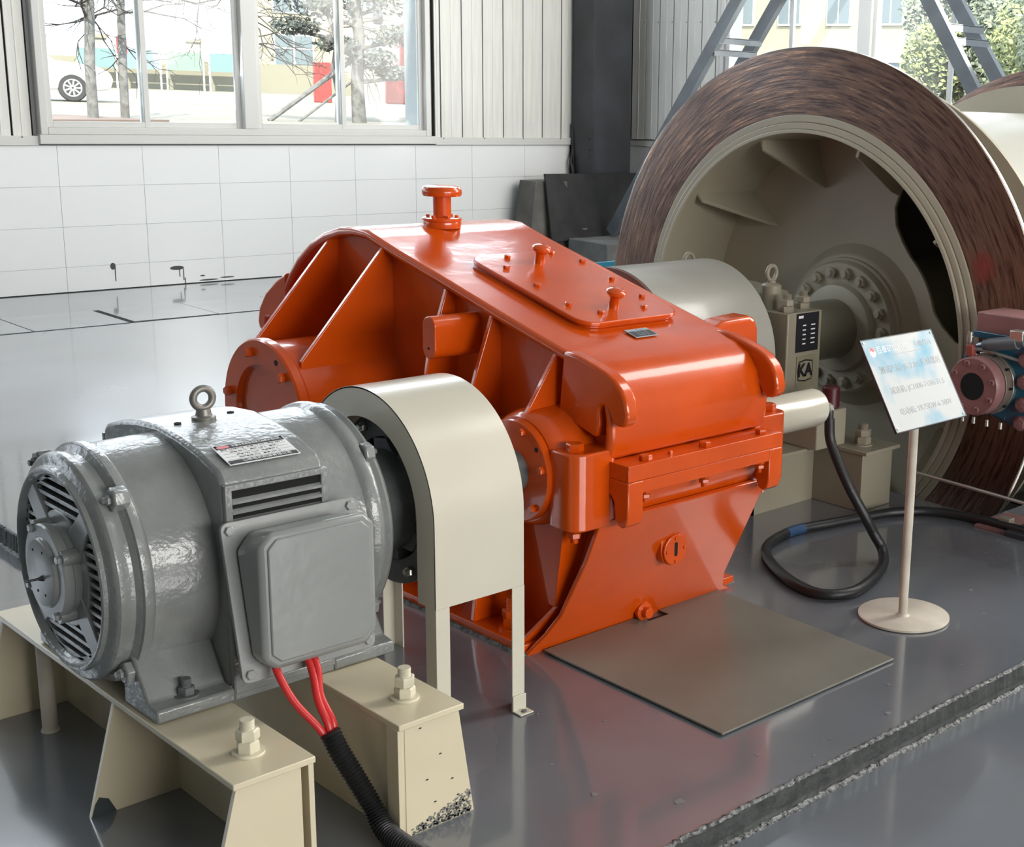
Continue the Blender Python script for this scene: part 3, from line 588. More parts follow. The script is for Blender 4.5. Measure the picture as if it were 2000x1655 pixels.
# side vents: dark recess, slats and frame
for sy in (-1, 1):
    y0 = IY+sy*.2915; yo = IY+sy*.292
    vf = mob('vent_frame', plate([[(1.308, .660), (1.548, .660), (1.548, .758), (1.308, .758)], [(1.324, .672), (1.532, .672), (1.532, .744), (1.324, .744)]], 1, *sorted((y0-sy*.004, y0+sy*.008))), .002)
    mob('vent_recess', B().box(1.322, 1.534, *sorted((y0-sy*.001, y0+sy*.0005)), .670, .746), 0, HOLE, vf)
    for z in (.682, .704, .726): mob('vent_slat', B().hull8([(1.324, y0, z-.006), (1.532, y0, z-.006), (1.532, y0+sy*.008, z-.012), (1.324, y0+sy*.008, z-.012)], [(1.324, y0, z-.001), (1.532, y0, z-.001), (1.532, y0+sy*.008, z-.007), (1.324, y0+sy*.008, z-.007)]), 0, MOTOR, vf)
    vf = mob('vent_frame', plate([[(1.308, .288), (1.548, .288), (1.548, .355), (1.308, .355)], [(1.320, .304), (1.536, .304), (1.536, .350), (1.320, .350)]], 1, *sorted((y0-sy*.004, y0+sy*.012))), .002)
    mob('vent_recess', B().box(1.318, 1.538, *sorted((y0-sy*.001, y0+sy*.0005)), .30, .352), 0, HOLE, vf)
    for z in (.315, .335): mob('vent_slat', B().box(1.32, 1.536, *sorted((y0, y0+sy*.009)), z-.003, z+.003), 0, MOTOR, vf)
mob('lower_flank', B().box(1.306, 1.546, 2.648, 2.664, .274, .66), .003)
# end shield grille: disc with horizontal slots in four sectors, two crossing arms, dark inside
GR = .204
mob('fan_cavity', B().cyl(MC, 0, 1.118, 1.121, .215, 48), 0, HOLE, es)
for s_ in (-1, 1):
    a = math.radians(45*s_); ca, sa_ = math.cos(a), math.sin(a); w = .026
    pts = [(-GR*1.02, -w), (-.09, -w*1.25), (.09, -w*1.25), (GR*1.02, -w), (GR*1.02, w), (.09, w*1.25), (-.09, w*1.25), (-GR*1.02, w)]
    mob('grille_arm', B().prism([(IY+u*ca-v_*sa_, ZA+u*sa_+v_*ca) for u, v_ in pts], 0, 1.083, 1.10), .003, MOTORS, es)
def slat(y0, y1, z, h=.0078):
    b = B().hull8([(1.088, y0, z-h*.6), (1.088, y1, z-h*.6), (1.112, y1, z-h*1.9), (1.112, y0, z-h*1.9)], [(1.088, y0, z+h*.6), (1.088, y1, z+h*.6), (1.112, y1, z), (1.112, y0, z)])
    mob('grille_slat', b, .0012, MOTOR, es)
for k in range(-9, 10):
    z = ZA+.0215*k; d = abs(z-ZA); hw = math.sqrt(max(0, .208**2-d*d))
    if d > .115: slat(IY-min(hw, d), IY+min(hw, d), z)
    elif d > .07: slat(IY-d, IY+d, z)
    if hw > d+.01 and k % 1 == 0 and d < .15:
        inn = max(d, math.sqrt(max(0, .112**2-d*d)))
        for s_ in (-1, 1): slat(*sorted((IY+s_*hw, IY+s_*inn)), z)
mob('grille_centre', B().ring(MC, 0, 1.086, 1.104, .128, .08, 48), .003, MOTORS, es)
mob('grille_rim', B().ring(MC, 0, 1.088, 1.104, .212, .196, 72), .002, MOTOR, es)
cap = mob('bearing_cap', B().lathe([(1.10, .098), (1.072, .100), (1.068, .104), (1.052, .105), (1.048, .102), (1.0465, .078), (1.040, .074), (1.0385, .070), (1.0385, 0)], MC, 0, 60), 0, MOTORS)
for a in (95, 185, 275, 5):
    a = math.radians(a+55); y, z = IY+.100*math.cos(a), ZA+.100*math.sin(a)
    mob('cap_ear', B().cyl((y, z), 0, 1.050, 1.095, .017, 20), .001, MOTOR, cap)
    inst('bolt', hexbolt(.0095, .010, MOTOR), None, (1.050, y, z), ROT['-x'], cap)
mob('shaft_pin', B().cyl((IY-.012, ZA-.008), 0, 1.004, 1.040, .0028, 10), 0, BLACKP, cap); mob('pin_collar', B().lathe([(1.030, .004), (1.038, .007)], (IY-.012, ZA-.008), 0, 12), 0, BLACKP, cap)
for dy, dz in ((.03, .045), (-.02, .05), (.02, -.045), (-.02, -.045)): mob('cap_hole', B().cyl((IY+dy, ZA+dz), 0, 1.0378, 1.0386, .003, 10), 0, HOLE, cap)
# clamping lugs with bolts around both ends
lb = hexbolt(.011, .008, MOTOR, 0, 0, .007, .006)
for a in (45, 135, 225, 315):
    for X0, X1, rr_, dr in ((1.116, 1.150, .270, '-x'), (1.700, 1.726, .268, '+x')):
        ar = math.radians(a); y, z = IY+rr_*math.cos(ar), ZA+rr_*math.sin(ar)
        l = mob('clamp_lug', B().lathe([(X0, .021), (X0+.004, .026), (X1-.004, .026), (X1, .024)], (y, z), 0, 6, ar), .002)
        inst('bolt', lb, None, (X0-.0 if dr == '-x' else X1, y, z), ROT[dr], l)
# feet
for sy in (-1, 1):
    yo, yi = IY+sy*.305, IY+sy*.15
    for x0, x1 in ((1.133, 1.306), (1.546, 1.705)):
        mob('foot', B().hull8([(x0, *p) for p in ((yo, .274), (yo, .303), (IY+sy*.262, .308), (IY+sy*.20, .40), (yi, .40), (yi, .274))], [(x1, *p) for p in ((yo, .274), (yo, .303), (IY+sy*.262, .308), (IY+sy*.20, .40), (yi, .40), (yi, .274))]), .006)
    fbm = hexbolt(.018, .017, DARKGREY, .026, .004, .011, .018)
    for x in (1.215, 1.625): inst('foot_bolt', fbm, None, (x, IY+sy*.268, .305), None, m_)
mob('shaft', B().cyl(MC, 0, 1.76, 1.90, .045, 32), 0, STEEL)
# eyebolt, small oil holes on the crown
eb = mob('eyebolt', B().lathe([(.826, .026), (.838, .027), (.840, .018), (.856, .015)], (1.416, IY), 2, 28), .001, mat('dull_bare_steel', (.20, .19, .17), .4, metal=.4))
mob('eye', B().tube([(1.416+.0225*math.cos(a), IY, .8795+.0225*math.sin(a)) for a in [2*PI*i/36 for i in range(36)]], .0085, 14, True), 0, mat('dull_bare_steel_ring', (.20, .19, .17), .4, metal=.4), eb)
for x, y in ((1.35, 2.94), (1.49, 2.97)): mob('plug_hole', B().cyl((x, y), 2, .829, .8335, .008, 14), 0, HOLE)
# nameplate on the shoulder
NPO = (1.4205, 2.7235, .7992); FN = frame((NPO[0], NPO[1]-.001, NPO[2]+.003), (1, 0, 0), (0, .081, .0235)) @ Matrix.Diagonal((.985, .525, 1, 1))
# terminal box: tilted base plate and deep cover
FT = frame((1.445, 2.606, .5125), (1, 0, 0), (0, .068, .340)); FT3 = FT.to_3x3()
tb_ = plate([rrect(-.160, .160, -.173, .173, .016, 4)], 2, -.004, .006); tb_.transform(FT)
tb = mob('terminal_box', tb_, .002, MOTORS)
mob('box_body', B().hull8([(1.32, 2.60, .37), (1.57, 2.60, .37), (1.57, 2.665, .37), (1.32, 2.665, .37)], [(1.32, 2.63, .655), (1.57, 2.63, .655), (1.57, 2.665, .655), (1.32, 2.665, .655)]), .003, MOTOR, tb)
def ch(hw, hh, c, yc=0): return [(-hw+c, -hh+yc), (hw-c, -hh+yc), (hw, -hh+c+yc), (hw, hh-c+yc), (hw-c, hh+yc), (-hw+c, hh+yc), (-hw, hh-c+yc), (-hw, -hh+c+yc)]
base_ = [FT @ Vector((x, y, .006)) for x, y in ch(.136, .148, .034, -.002)]
frt = [Vector((1.449+x, 2.524+.0*y, .529+y)) for x, y in ch(.1365, .153, .026)]
frt2 = [Vector((1.449+x, 2.520, .529+y)) for x, y in ch(.120, .136, .020)]
cv = B().hull8(base_, frt); mob('box_cover', cv, .011, MOTORS, tb)
cv2 = B().hull8([q+Vector((0, .006, 0)) for q in frt2], [q+Vector((0, -.0005, 0)) for q in frt2]); mob('cover_panel', cv2, .004, MOTORS, tb)
sc4 = hexbolt(.011, .007, MOTORS)
for x in (-.142, .142):
    for y in (-.155, .155): inst('bolt', sc4, None, FT @ Vector((x, y, .006)), FT3, tb)
# nameplate: white plate, black bands, printed lines
mp_ = obj('nameplate', flat(FN, -.083, .083, -.0795, .0795, 0, .0016), WHITEP, m_, smooth=0)
obj('print_band', flat(FN, -.080, .080, .047, .0745, .0016, .0022), BLACKP, mp_, smooth=0)
obj('print_band', flat(FN, -.080, .080, -.0745, -.050, .0016, .0022), BLACKP, mp_, smooth=0)
lg = B().prism(circ(-.062, .061, .011, 20, rx=.015), 2, .0022, .0025); bmesh.ops.transform(lg.b, matrix=FN, verts=lg.b.verts[:]); obj('red_oval_mark', lg, mat('pale_red_print', (.75, .25, .28), .4), mp_, smooth=0)
text('起重专用变频调速三相异步电动机', .0125, WHITEP, FN @ Matrix.Translation((.016, .061, .0025)) @ Matrix.Diagonal((.62, 1.25, 1, 1)), mp_, depth=.0002)
text('山西电机制造有限公司', .0145, WHITEP, FN @ Matrix.Translation((.008, -.0625, .0025)) @ Matrix.Diagonal((.8, 1.2, 1, 1)), mp_, depth=.0002)
for i, s_ in enumerate(('型号 YR280M-8   功率 75 kW   电压 380 V', '频率 50 Hz   电流 148 A   接法 Y', '转速 735 r/min   绝缘等级 F', '防护等级 IP23   重量 980 kg')):
    text(s_, .0082, BLACKP, FN @ Matrix.Translation((0, .038-i*.023, .0018)), mp_, depth=.0002)
    obj('print_rule', flat(FN, -.076, .076, .0265-i*.023, .0271-i*.023, .0016, .0019), BLACKP, mp_, smooth=0)
for x in (-.077, .077):
    for y in (-.073, .073): inst('rivet', hexbolt(.0035, .002, BLACKP), None, FN @ Vector((x, y, .0016)), FN.to_3x3(), mp_)

# ------------------------------------------------------------------ motor support beams
def beam(x0, x1, dirn, label):          # dirn: side on which the gussets splay
    t = thing('support_beam', label, 'beam', ((x0+x1)/2, 2.9, 0), 'cream beams carrying the motor')
    obj('top_plate', B().box(x0, x1, 2.31, 3.52, .258, .272), CREAM, t, bevel=.002)
    wx = x1-.035 if dirn < 0 else x0+.012
    obj('web', B().box(wx, wx+.010, 2.33, 3.50, 0, .258), CREAM, t, bevel=.001)
    ex = x0+.008 if dirn < 0 else x1-.010; fx = x0-.060 if dirn < 0 else x1+.028
    for y in (2.322, 2.86, 3.49):
        pts = [(wx+.005, 0), (fx, 0), (ex, .258), (wx+.005, .258)]
        g_ = obj('gusset', B().prism(pts, 1, y-.006, y+.006), CREAM, t, bevel=.001)
    # narrow stiffener standing on the other side at the near end, giving the end face its second vertical edge
    ox = x1-.008 if dirn < 0 else x0+.006
    obj('end_stiffener', B().prism([(ox-.006, 0), (ox+.006, 0), (ox+.006, .258), (ox-.006, .258)], 1, 2.316, 2.36), CREAM, t, bevel=.001)
    return t
an = hexbolt(.0235, .024, CREAMB, .032, .005, .0145, .020, True)
t1 = beam(1.125, 1.300, -1, 'left cream motor beam, its outer gussets splayed to the left')
inst('anchor_nut', an, None, (1.212, 2.415, .272), Matrix.Rotation(.2, 3, 'Z'), t1)
obj('foot_stain', B().prism([(1.066, .001), (1.12, .001), (1.105, .035), (1.085, .045), (1.075, .03)], 1, 2.8525, 2.8538), mat('grey_floor_stain', (.05, .06, .065), .4), t1, smooth=0)
t2 = beam(1.494, 1.660, 1, 'right cream motor beam with black conduit leaning against it')
obj('web', B().box(1.500, 1.512, 2.318, 3.50, 0, .258), CREAM, t2, bevel=.001)
inst('anchor_nut', an, None, (1.582, 2.42, .272), Matrix.Rotation(.5, 3, 'Z'), t2)
stn = B(); 
for i in range(520):
    x = 1.525+.155*random.random()**.7; z = .002+(.012+.045*(x-1.525)/.155)*random.random()**1.5; w = random.uniform(.0005, .0028); stn.box(x-w, x+w, 2.3146, 2.3156, z, z+random.uniform(.001, .0045))
stuff(obj('worn_paint', stn, mat('bare_scraped_metal', (.20, .205, .20), .5), t2, smooth=0))
for x, z in ((1.55, .247), (1.60, .17), (1.565, .12), (1.63, .10), (1.585, .06), (1.645, .055)): obj('paint_chip', B().box(x-.003, x+.003, 2.3146, 2.3158, z-.0012, z+.0012), BLACKP, t2, smooth=0)
p_ = obj('round_prop', B().cyl((1.17, 3.345), 2, 0, .258, .018, 24), POST, t1, smooth=38)
o = obj('weld_stub', B().lathe([(0, .022), (.008, .019)], (1.17, 3.345), 2, 16), POST, t1)

# ------------------------------------------------------------------ cables from the terminal box
def bez(pts, n=10):
    out = []; P = [Vector(p) for p in pts]; P = [2*P[0]-P[1]]+P+[2*P[-1]-P[-2]]
    for i in range(1, len(P)-2):
        for k in range(n):
            t = k/n; a, b_, c, d = P[i-1:i+3]
            out.append(.5*((2*b_)+(-a+c)*t+(2*a-5*b_+4*c-d)*t*t+(-a+3*b_-3*c+d)*t**3))
    out.append(P[-2]); return out
rc = [[(1.348, 2.555, .385), (1.350, 2.53, .35), (1.365, 2.50, .300), (1.395, 2.465, .248), (1.408, 2.45, .215)],
      [(1.425, 2.56, .385), (1.424, 2.53, .345), (1.412, 2.49, .295), (1.416, 2.46, .250), (1.416, 2.45, .215)],
      [(1.437, 2.56, .390), (1.436, 2.53, .35), (1.424, 2.50, .30), (1.430, 2.465, .25), (1.425, 2.455, .215)]]
for i, q in enumerate(rc):
    o = obj('red_cable', B().tube(bez(q), .0085, 12), REDC); tag(o, ('left red cable hanging apart from the other two under the terminal box', 'middle red cable from the terminal box into the black conduit', 'right red cable, hindmost of the three entering the black conduit')[i], 'cable', 'red motor cables')
cp = bez([(1.414, 2.45, .236), (1.425, 2.43, .19), (1.452, 2.40, .115), (1.468, 2.37, .06), (1.468, 2.33, .030), (1.468, 2.27, .024), (1.472, 2.19, .024), (1.48, 2.10, .024)], 26)
cl_ = [cp[0]]
for q in cp[1:]:
    while (q-cl_[-1]).length > .0042: cl_.append(cl_[-1]+(q-cl_[-1]).normalized()*.0042)
cp = cl_
rr = [.0215+.0022*(1 if k % 2 else -1) for k in range(len(cp))]; rr[0] = .021
o = obj('corrugated_conduit', B().tube(cp, rr, 18), BLACK, smooth=60); tag(o, 'thick black corrugated conduit running down between the cream beams', 'conduit')

# ------------------------------------------------------------------ coupling and its guard
c_ = thing('shaft_coupling', 'dark grey shaft coupling disc with bolts inside the ivory guard', 'coupling', (1.9, IY, .32))
def dent(r0, r1, n=8, w=.55): 
    o_ = []
    for k in range(n):
        for a, r in ((0, r0), (w*.4, r0), (w*.5, r1), (.5+w*.4, r1)): 
            an_ = 2*PI*(k+a/1.0)/n; o_.append((IY+r*math.cos(an_+.25), ZA+r*math.sin(an_+.25)))
    return o_
cf = obj('bolt_flange', B().ring(MC, 0, 1.892, 1.925, .226, .160, 64), DARKGREY, c_, bevel=.003)
obj('flange_back', B().cyl(MC, 0, 1.915, 1.94, .2, 48), HOLE, c_)
obj('claw_hub', plate([dent(.134, .160)], 0, 1.886, 1.925), DARKGREY, c_, bevel=.002)
obj('hub_drum', B().lathe([(1.79, .06), (1.792, .120), (1.80, .128), (1.885, .132)], MC, 0, 56), DARKGREY, c_)
obj('driven_hub', B().lathe([(1.94, .12), (2.10, .11), (2.105, .07), (2.30, .06)], MC, 0, 48), DARKGREY, c_)
cb = hexbolt(.0135, .014, STEEL, 0, 0, .008, .008)
for k in range(8):
    a = math.radians(57+47*0+45*k+3); inst('bolt', cb, None, (1.892, IY+.198*math.cos(a), ZA+.198*math.sin(a)), ROT['-x'], c_)
gd = thing('coupling_guard', 'ivory arched sheet guard on flat legs between motor and gear reducer', 'guard', (1.96, IY, 0))
HZ = .345; RO = .2995
def arch(r, zb, n=48): return [(IY-r, zb)]+circ(IY, ZA, r, n, 180, 0)+[(IY+r, zb)]
outer = arch(RO, HZ); inner = arch(RO-.004, HZ)
obj('hood', B().strip(outer, inner, 1.826, 2.095), GUARD, gd)
def face(x0, x1, rh):
    lo = outer[:1]+outer[1:-1]+outer[-1:]; 
    pts = arch(RO-.001, HZ)+[(IY+rh, HZ)]+circ(IY, ZA, rh, 40, 0, 180)+[(IY-rh, HZ)]
    return plate([pts], 0, x0, x1)
obj('end_face', face(1.826, 1.829, .224), GUARD, gd, smooth=0)
obj('end_face', face(2.092, 2.095, .19), GUARD, gd, smooth=0)
for sx, x0, x1 in ((0, 1.826, 1.866), (1, 2.058, 2.097)):
    for sy in (-1, 1):
        ya, yb = sorted((IY+sy*.2990, IY+sy*.2955)); b = B(); b.box(x0, x1, ya, yb, .0, HZ-.0005)
        xw = x0 if sx == 0 else x1-.004; b.box(xw, xw+.004, *sorted((IY+sy*.2955, IY+sy*.255)), .0, HZ-.0005)
        l = obj('leg', b, GUARD, gd, smooth=0)
    yf = IY-.300
    b = B(); b.box(x0-.002, x1+.002, yf-.0045, yf-.0005, .002, .045); b.box(x0-.002, x1+.002, yf-.036, yf-.0005, .001, .005)
    k_ = obj('foot_bracket', b, GUARD, gd, bevel=.0015)
    inst('screw', hexbolt(.008, .004, DARKGREY), None, ((x0+x1)/2, yf-.022, .005), None, k_)

# ------------------------------------------------------------------ speed sensor on the far shaft end, and its black hose
sn = thing('sensor_housing', 'small ivory cylinder projecting right from the orange gearbox', 'sensor', (3.45, IY, ZA-.06))
obj('housing', B().lathe([(3.216, .066), (3.60, .066), (3.612, .062), (3.618, .052), (3.618, 0)], (IY, ZA-.005), 0, 40), GUARD, sn)
obj('cable_gland', B().lathe([(3.62, .016), (3.655, .016), (3.656, .022), (3.674, .022), (3.675, .014), (3.68, .014)], (IY-.012, ZA-.018), 0, 8), STEEL, sn)
obj('lead', B().tube(bez([(3.66, 2.936, .528), (3.668, 2.932, .515), (3.664, 2.928, .50), (3.663, 2.927, .49)]), .004, 8), BLACK, sn)
hp = [(3.663, 2.927, .50), (3.66, 2.915, .424), (3.66, 2.868, .341), (3.67, 2.82, .26), (3.70, 2.775, .17), (3.74, 2.76, .10), (3.755, 2.73, .045), (3.68, 2.67, .020), (3.523, 2.602, .020), (3.382, 2.579, .020), (3.299, 2.64, .020), (3.321, 2.781, .020), (3.421, 2.967, .020), (3.541, 3.081, .020), (3.733, 3.13, .020), (3.924, 3.095, .020), (4.082, 3.06, .020), (4.224, 3.02, .020), (4.339, 2.926, .020), (4.396, 2.772, .020), (4.405, 2.569, .020), (4.42, 2.25, .020)]
ho = thing('hose_loop', 'black rubber hose looping on the floor from the ivory sensor', 'hose', (3.5, 2.8, 0))
obj('hose', B().tube(bez(hp), .0185, 14), BLACK, ho)
q = bez(hp); i0 = int(len(q)*.655)
obj('tape_band', B().tube(q[i0:i0+6], .0195, 14), mat('blue_tape', (.02, .06, .14), .5), ho)
obj('hose_end', B().tube([q[0], q[0]+Vector((.004, .003, .028))], .014, 10), BLACK, ho)
# ------------------------------------------------------------------ low speed coupling cover
cv_ = thing('drum_coupling_cover', 'large light grey cylindrical cover between the orange gearbox and the pedestal', 'cover', (3.85, OY, ZA-.374))
obj('shell', B().lathe([(3.56, .366), (3.56, .374), (4.105, .374), (4.115, .366), (4.115, .16)], (OY, ZA), 0, 96), BEIGEL, cv_)
obj('end_ring', B().ring((OY, ZA), 0, 3.548, 3.559, .372, .12, 96), mat('dull_brown_paint', (.16, .075, .055), .45), cv_)
for y in (OY-.25, OY+.25): obj('support_leg', B().box(3.62, 3.66, y-.02, y+.02, 0, ZA-.25), BEIGEL, cv_); obj('support_leg', B().box(4.02, 4.06, y-.02, y+.02, 0, ZA-.25), BEIGEL, cv_)

# ------------------------------------------------------------------ bearing pedestal
pd = thing('bearing_pedestal', 'beige bearing pedestal with two plates on its face, before the drum hub', 'bearing', (4.26, OY, 0))
obj('base_box', B().box(4.165, 4.36, 3.15, 4.75, 0, .235), BEIGE, pd, bevel=.003)
obj('base_plate', B().box(4.154, 4.375, 3.125, 4.78, .235, .25), BEIGE, pd, bevel=.002)
obj('base_plate', B().box(3.80, 4.16, 3.32, 4.60, .235, .25), BEIGE, pd, bevel=.002)
obj('base_rib', B().box(3.80, 4.165, 3.40, 3.42, 0, .235), BEIGE, pd)
obj('base_rib', B().box(3.80, 3.815, 3.40, 4.55, 0, .235), BEIGE, pd)
obj('foot_block', B().box(4.02, 4.20, 3.27, 3.60, .25, .40), BEIGE, pd, bevel=.006)
obj('housing_block', B().box(4.155, 4.37, 3.56, 4.34, .25, .74), BEIGE, pd, bevel=.006)
obj('housing_cap', B().lathe([(4.13, .15), (4.13, .255), (4.145, .265), (4.36, .265), (4.375, .255), (4.375, .15)], (OY, ZA), 0, 64), BEIGE, pd)
obj('cap_shoulder', B().prism([(3.70, .74), (3.74, .80), (4.16, .80), (4.20, .74)], 0, 4.16, 4.36), BEIGE, pd, bevel=.01)
pn = hexbolt(.030, .026, BEIGE, 0, 0, .02, .02, True)
for x, y in ((4.19, 3.60), (4.325, 3.63), (4.19, 4.28), (4.325, 4.28)): inst('nut', pn, None, (x, y, .74), Matrix.Rotation(y*3, 3, 'Z'), pd)
pn2 = hexbolt(.033, .030, BEIGE, .04, .005, .02, .022, True)
for x, y in ((4.25, 3.22), (4.25, 4.68)): inst('anchor_nut', pn2, None, (x, y, .25), None, pd)
for y in (3.71, 4.19):
    e_ = obj('eyebolt', B().lathe([(.70, .042), (.835, .042), (.84, .036), (.846, .018), (.855, .018)], (4.215, y), 2, 24), BEIGE, pd)
    obj('eye', B().tube([(4.215+.028*math.cos(a), y, .885+.030*math.sin(a)) for a in [2*PI*i/28 for i in range(28)]], .009, 10, True), BEIGE, e_)
FP = frame((4.262, 3.5595, .62), (1, 0, 0), (0, 0, 1))
pl_ = obj('data_plate', flat(FP, -.055, .085, -.045, .115, 0, .003), BLACKP, pd, smooth=0)
obj('print_block', flat(FP, -.045, -.015, .095, .106, .003, .0034), WHITEP, pl_, smooth=0)
for i in range(5):
    for x, w in ((.0, .012), (.055, .018)): obj('print_row', flat(FP, x-w/2-.01, x+w/2-.01+.008, .062-i*.019, .067-i*.019, .003, .0034), WHITEP, pl_, smooth=0)
kp = obj('maker_plate', flat(FP, -.045, .068, -.190, -.062, 0, .003), mat('brass_plate', (.33, .30, .20), .35, metal=.3), pd, smooth=0)
hx = [(-.032, -.085), (.010, -.078), (.055, -.085), (.060, -.125), (.052, -.165), (.010, -.172), (-.034, -.165), (-.040, -.125)]
b = B().prism(hx, 2, .003, .0036); bmesh.ops.transform(b.b, matrix=FP, verts=b.b.verts[:]); obj('emblem', b, BLACKP, kp, smooth=0)
b = B().prism([(x*.9+.001, (y+.125)*.87-.125) for x, y in hx], 2, .0036, .0040); bmesh.ops.transform(b.b, matrix=FP, verts=b.b.verts[:]); obj('emblem_field', b, mat('brass_plate_light', (.36, .33, .23), .35, metal=.3), kp, smooth=0)
text('KA', .072, BLACKP, FP @ Matrix.Translation((.008, -.125, .0044)), kp, depth=.0006, sx=.95, bold=.0035)
o = obj('oil_cup_lid', B().lathe([(.402, .030), (.405, .036), (.48, .036), (.486, .030), (.486, 0)], (4.15, 3.315), 2, 24), MAROON)
o.parent = pd; o.location -= pd.location

# ------------------------------------------------------------------ hoist drum
OC = (OY, ZA)
dr = thing('hoist_drum', 'huge beige hoist drum with brown brake discs and a bolted hub', 'drum', (5.7, OY, -.69))
def dob(n, b, m=DRUMB, bev=.0, par=None, **k): return obj(n, b, m, par or dr, bevel=bev, **k)
bd = B(); 
for x0, x1, nm in ((4.68, 4.715, 'brake_disc'), (6.82, 6.855, 'brake_disc')):
    seg = 180; bd = B(); rings = []
    for t, r in ((x0, .962), (x0, 1.236), (x0+.006, 1.254), (x1-.006, 1.254), (x1, 1.236), (x1, .962)):
        rings.append([bd.b.verts.new(bd.ax(0, OC, t, r*math.cos(2*PI*i/seg), r*math.sin(2*PI*i/seg))) for i in range(seg)])
    for k in range(6):
        a, c = rings[k], rings[(k+1) % 6]
        for i in range(seg): j = (i+1) % seg; bd.b.faces.new((a[i], a[j], c[j], c[i]))
    dob(nm, bd, DISC, smooth=30)
    dob('disc_edge', B().ring(OC, 0, x0+.012, x1-.006, 1.2555, 1.24, 180), STEEL)
dob('rim_ring', B().ring(OC, 0, 4.672, 4.70, .968, .935, 128), DRUMB, .003)
dob('rim_ring', B().ring(OC, 0, 4.662, 4.70, .934, .905, 128), DRUMB, .003)
dob('rim_lip', B().ring(OC, 0, 4.650, 5.12, .905, .888, 128), DRUMB, .003)
dob('drum_flange', plate([circ(OY, ZA, 1.148, 120), circ(OY, ZA, .90, 96)]+[circ(OY+1.0*math.cos(math.radians(a)), ZA+1.0*math.sin(math.radians(a)), .017, 12) for a in (127.5, 97, 67, 37, 7, -23, 158)], 0, 5.03, 5.05), DRUMB)
dob('drum_shell', B().ring(OC, 0, 5.04, 6.56, 1.0, .985, 128), mat('pale_drum_shell', (.52, .52, .46), .35, var=.04, vs=2))
dob('drum_flange', B().ring(OC, 0, 6.54, 6.56, 1.146, .98, 128), DRUMB)
dob('disc_carrier', B().ring(OC, 0, 6.55, 6.84, .97, .95, 96), DRUMB)
# web with the kidney shaped openings
def kid(a0, a1): # angles measured from +Z towards -Y
    f = lambda r, a: (OY-r*math.sin(math.radians(a)), ZA+r*math.cos(math.radians(a)))
    o_ = []
    for i in range(7): o_.append(f(.79+.02*math.sin(i), a0+6+(a1-a0-12)*i/6))
    o_ += [f(.74, a1-1), f(.66, a1), f(.57, a1-2), f(.50, a1-9)]
    for i in range(7): o_.append(f(.462, a1-17-(a1-a0-38)*i/6))
    o_ += [f(.485, a0+12), f(.53, a0+4), f(.60, a0), f(.68, a0), f(.75, a0+2)]
    return o_
dob('web', plate([circ(OY, ZA, .889, 96), kid(19, 92), kid(199, 272)], 0, 5.09, 5.115), DRUMB, smooth=0)
dob('far_web', B().cyl(OC, 0, 6.50, 6.52, .98, 64), DRUMB)
for k in range(10):
    a = math.radians(-18.5+37*k) if k < 4 else math.radians(-18.5+36.5*k)
    dy, dz = -math.sin(a), math.cos(a); T = Vector((0, dz, -dy))*.008
    pts = [Vector((x, OY+dy*r, ZA+dz*r)) for x, r in ((4.70, .889), (4.70, .842), (5.035, .675), (5.09, .660), (5.09, .889))]
    dob('gusset', B().hull8([q-T for q in pts], [q+T for q in pts]), DRUMB, .002)
dob('hub_boss', B().lathe([(5.09, .385), (5.045, .345), (5.035, .338), (5.030, .326), (5.015, .322), (5.008, .312), (4.985, .306), (4.975, .300), (4.975, .207)], OC, 0, 80), DRUMB)
dob('hub_collar', B().lathe([(4.98, .212), (4.965, .207), (4.945, .200), (4.940, .190), (4.940, .130)], OC, 0, 64), DRUMB)
dob('main_shaft', B().cyl(OC, 0, 4.10, 6.95, .137, 56), mat('olive_grey_shaft', (.20, .185, .135), .35, var=.08, vs=3))
hb = hexbolt(.028, .024, DRUMB, 0, 0, .016, .012, False)
for k in range(18):
    a = math.radians(38+20*k); inst('hub_bolt', hb, None, (4.975, OY+.258*math.cos(a), ZA+.258*math.sin(a)), ROT['-x'] @ Matrix.Rotation(k*1.3, 3, 'Z'), dr)
dob('inner_sleeve', B().cyl(OC, 0, 5.11, 6.5, .30, 48), mat('tan_sleeve_paint', (.36, .31, .2), .45))  # sleeve in one even tan of its own
dob('bearing_far', B().box(7.0, 7.12, OY-.3, OY+.3, .0, .8), DRUMB)

# ------------------------------------------------------------------ brake caliper
ca_ = thing('brake_caliper', 'blue and pink hydraulic brake caliper gripping the brown disc at the right', 'brake', (4.5, 2.6, 0))
CC = (2.76, .56)
def cob(n, b, m=BLUE, bev=.003, **k): return obj(n, b, m, ca_, bevel=bev, **k)
cob('caliper_body', B().prism([(2.90, .60), (2.885, .665), (2.83, .705), (2.70, .745), (2.20, .745), (2.20, .36), (2.55, .385), (2.68, .415), (2.78, .44), (2.88, .52)], 0, 4.42, 4.62), BLUE, .012)
cob('caliper_body', B().prism([(2.80, .74), (2.20, .74), (2.20, .36), (2.80, .40)], 0, 4.76, 4.95), BLUE, .012)
cob('caliper_bridge', B().box(4.6, 4.78, 2.20, 2.60, .36, .74), BLUE, .01)
for x0, x1, r in ((4.40, 4.425, .130), (4.36, 4.40, .123), (4.352, 4.36, .117)): cob('cylinder_band', B().ring(CC, 0, x0, x1, r*.92, .05, 56), STEEL if r > .125 else mat('brown_steel', (.25, .2, .17), .4, metal=.4), .002)
for k in range(10):
    a = 2*PI*k/10; cob('band_slot', B().box(4.375, 4.39, CC[0]+.1205*math.cos(a)-.004, CC[0]+.1205*math.cos(a)+.004, CC[1]+.1205*math.sin(a)-.004, CC[1]+.1205*math.sin(a)+.004), HOLE, 0)
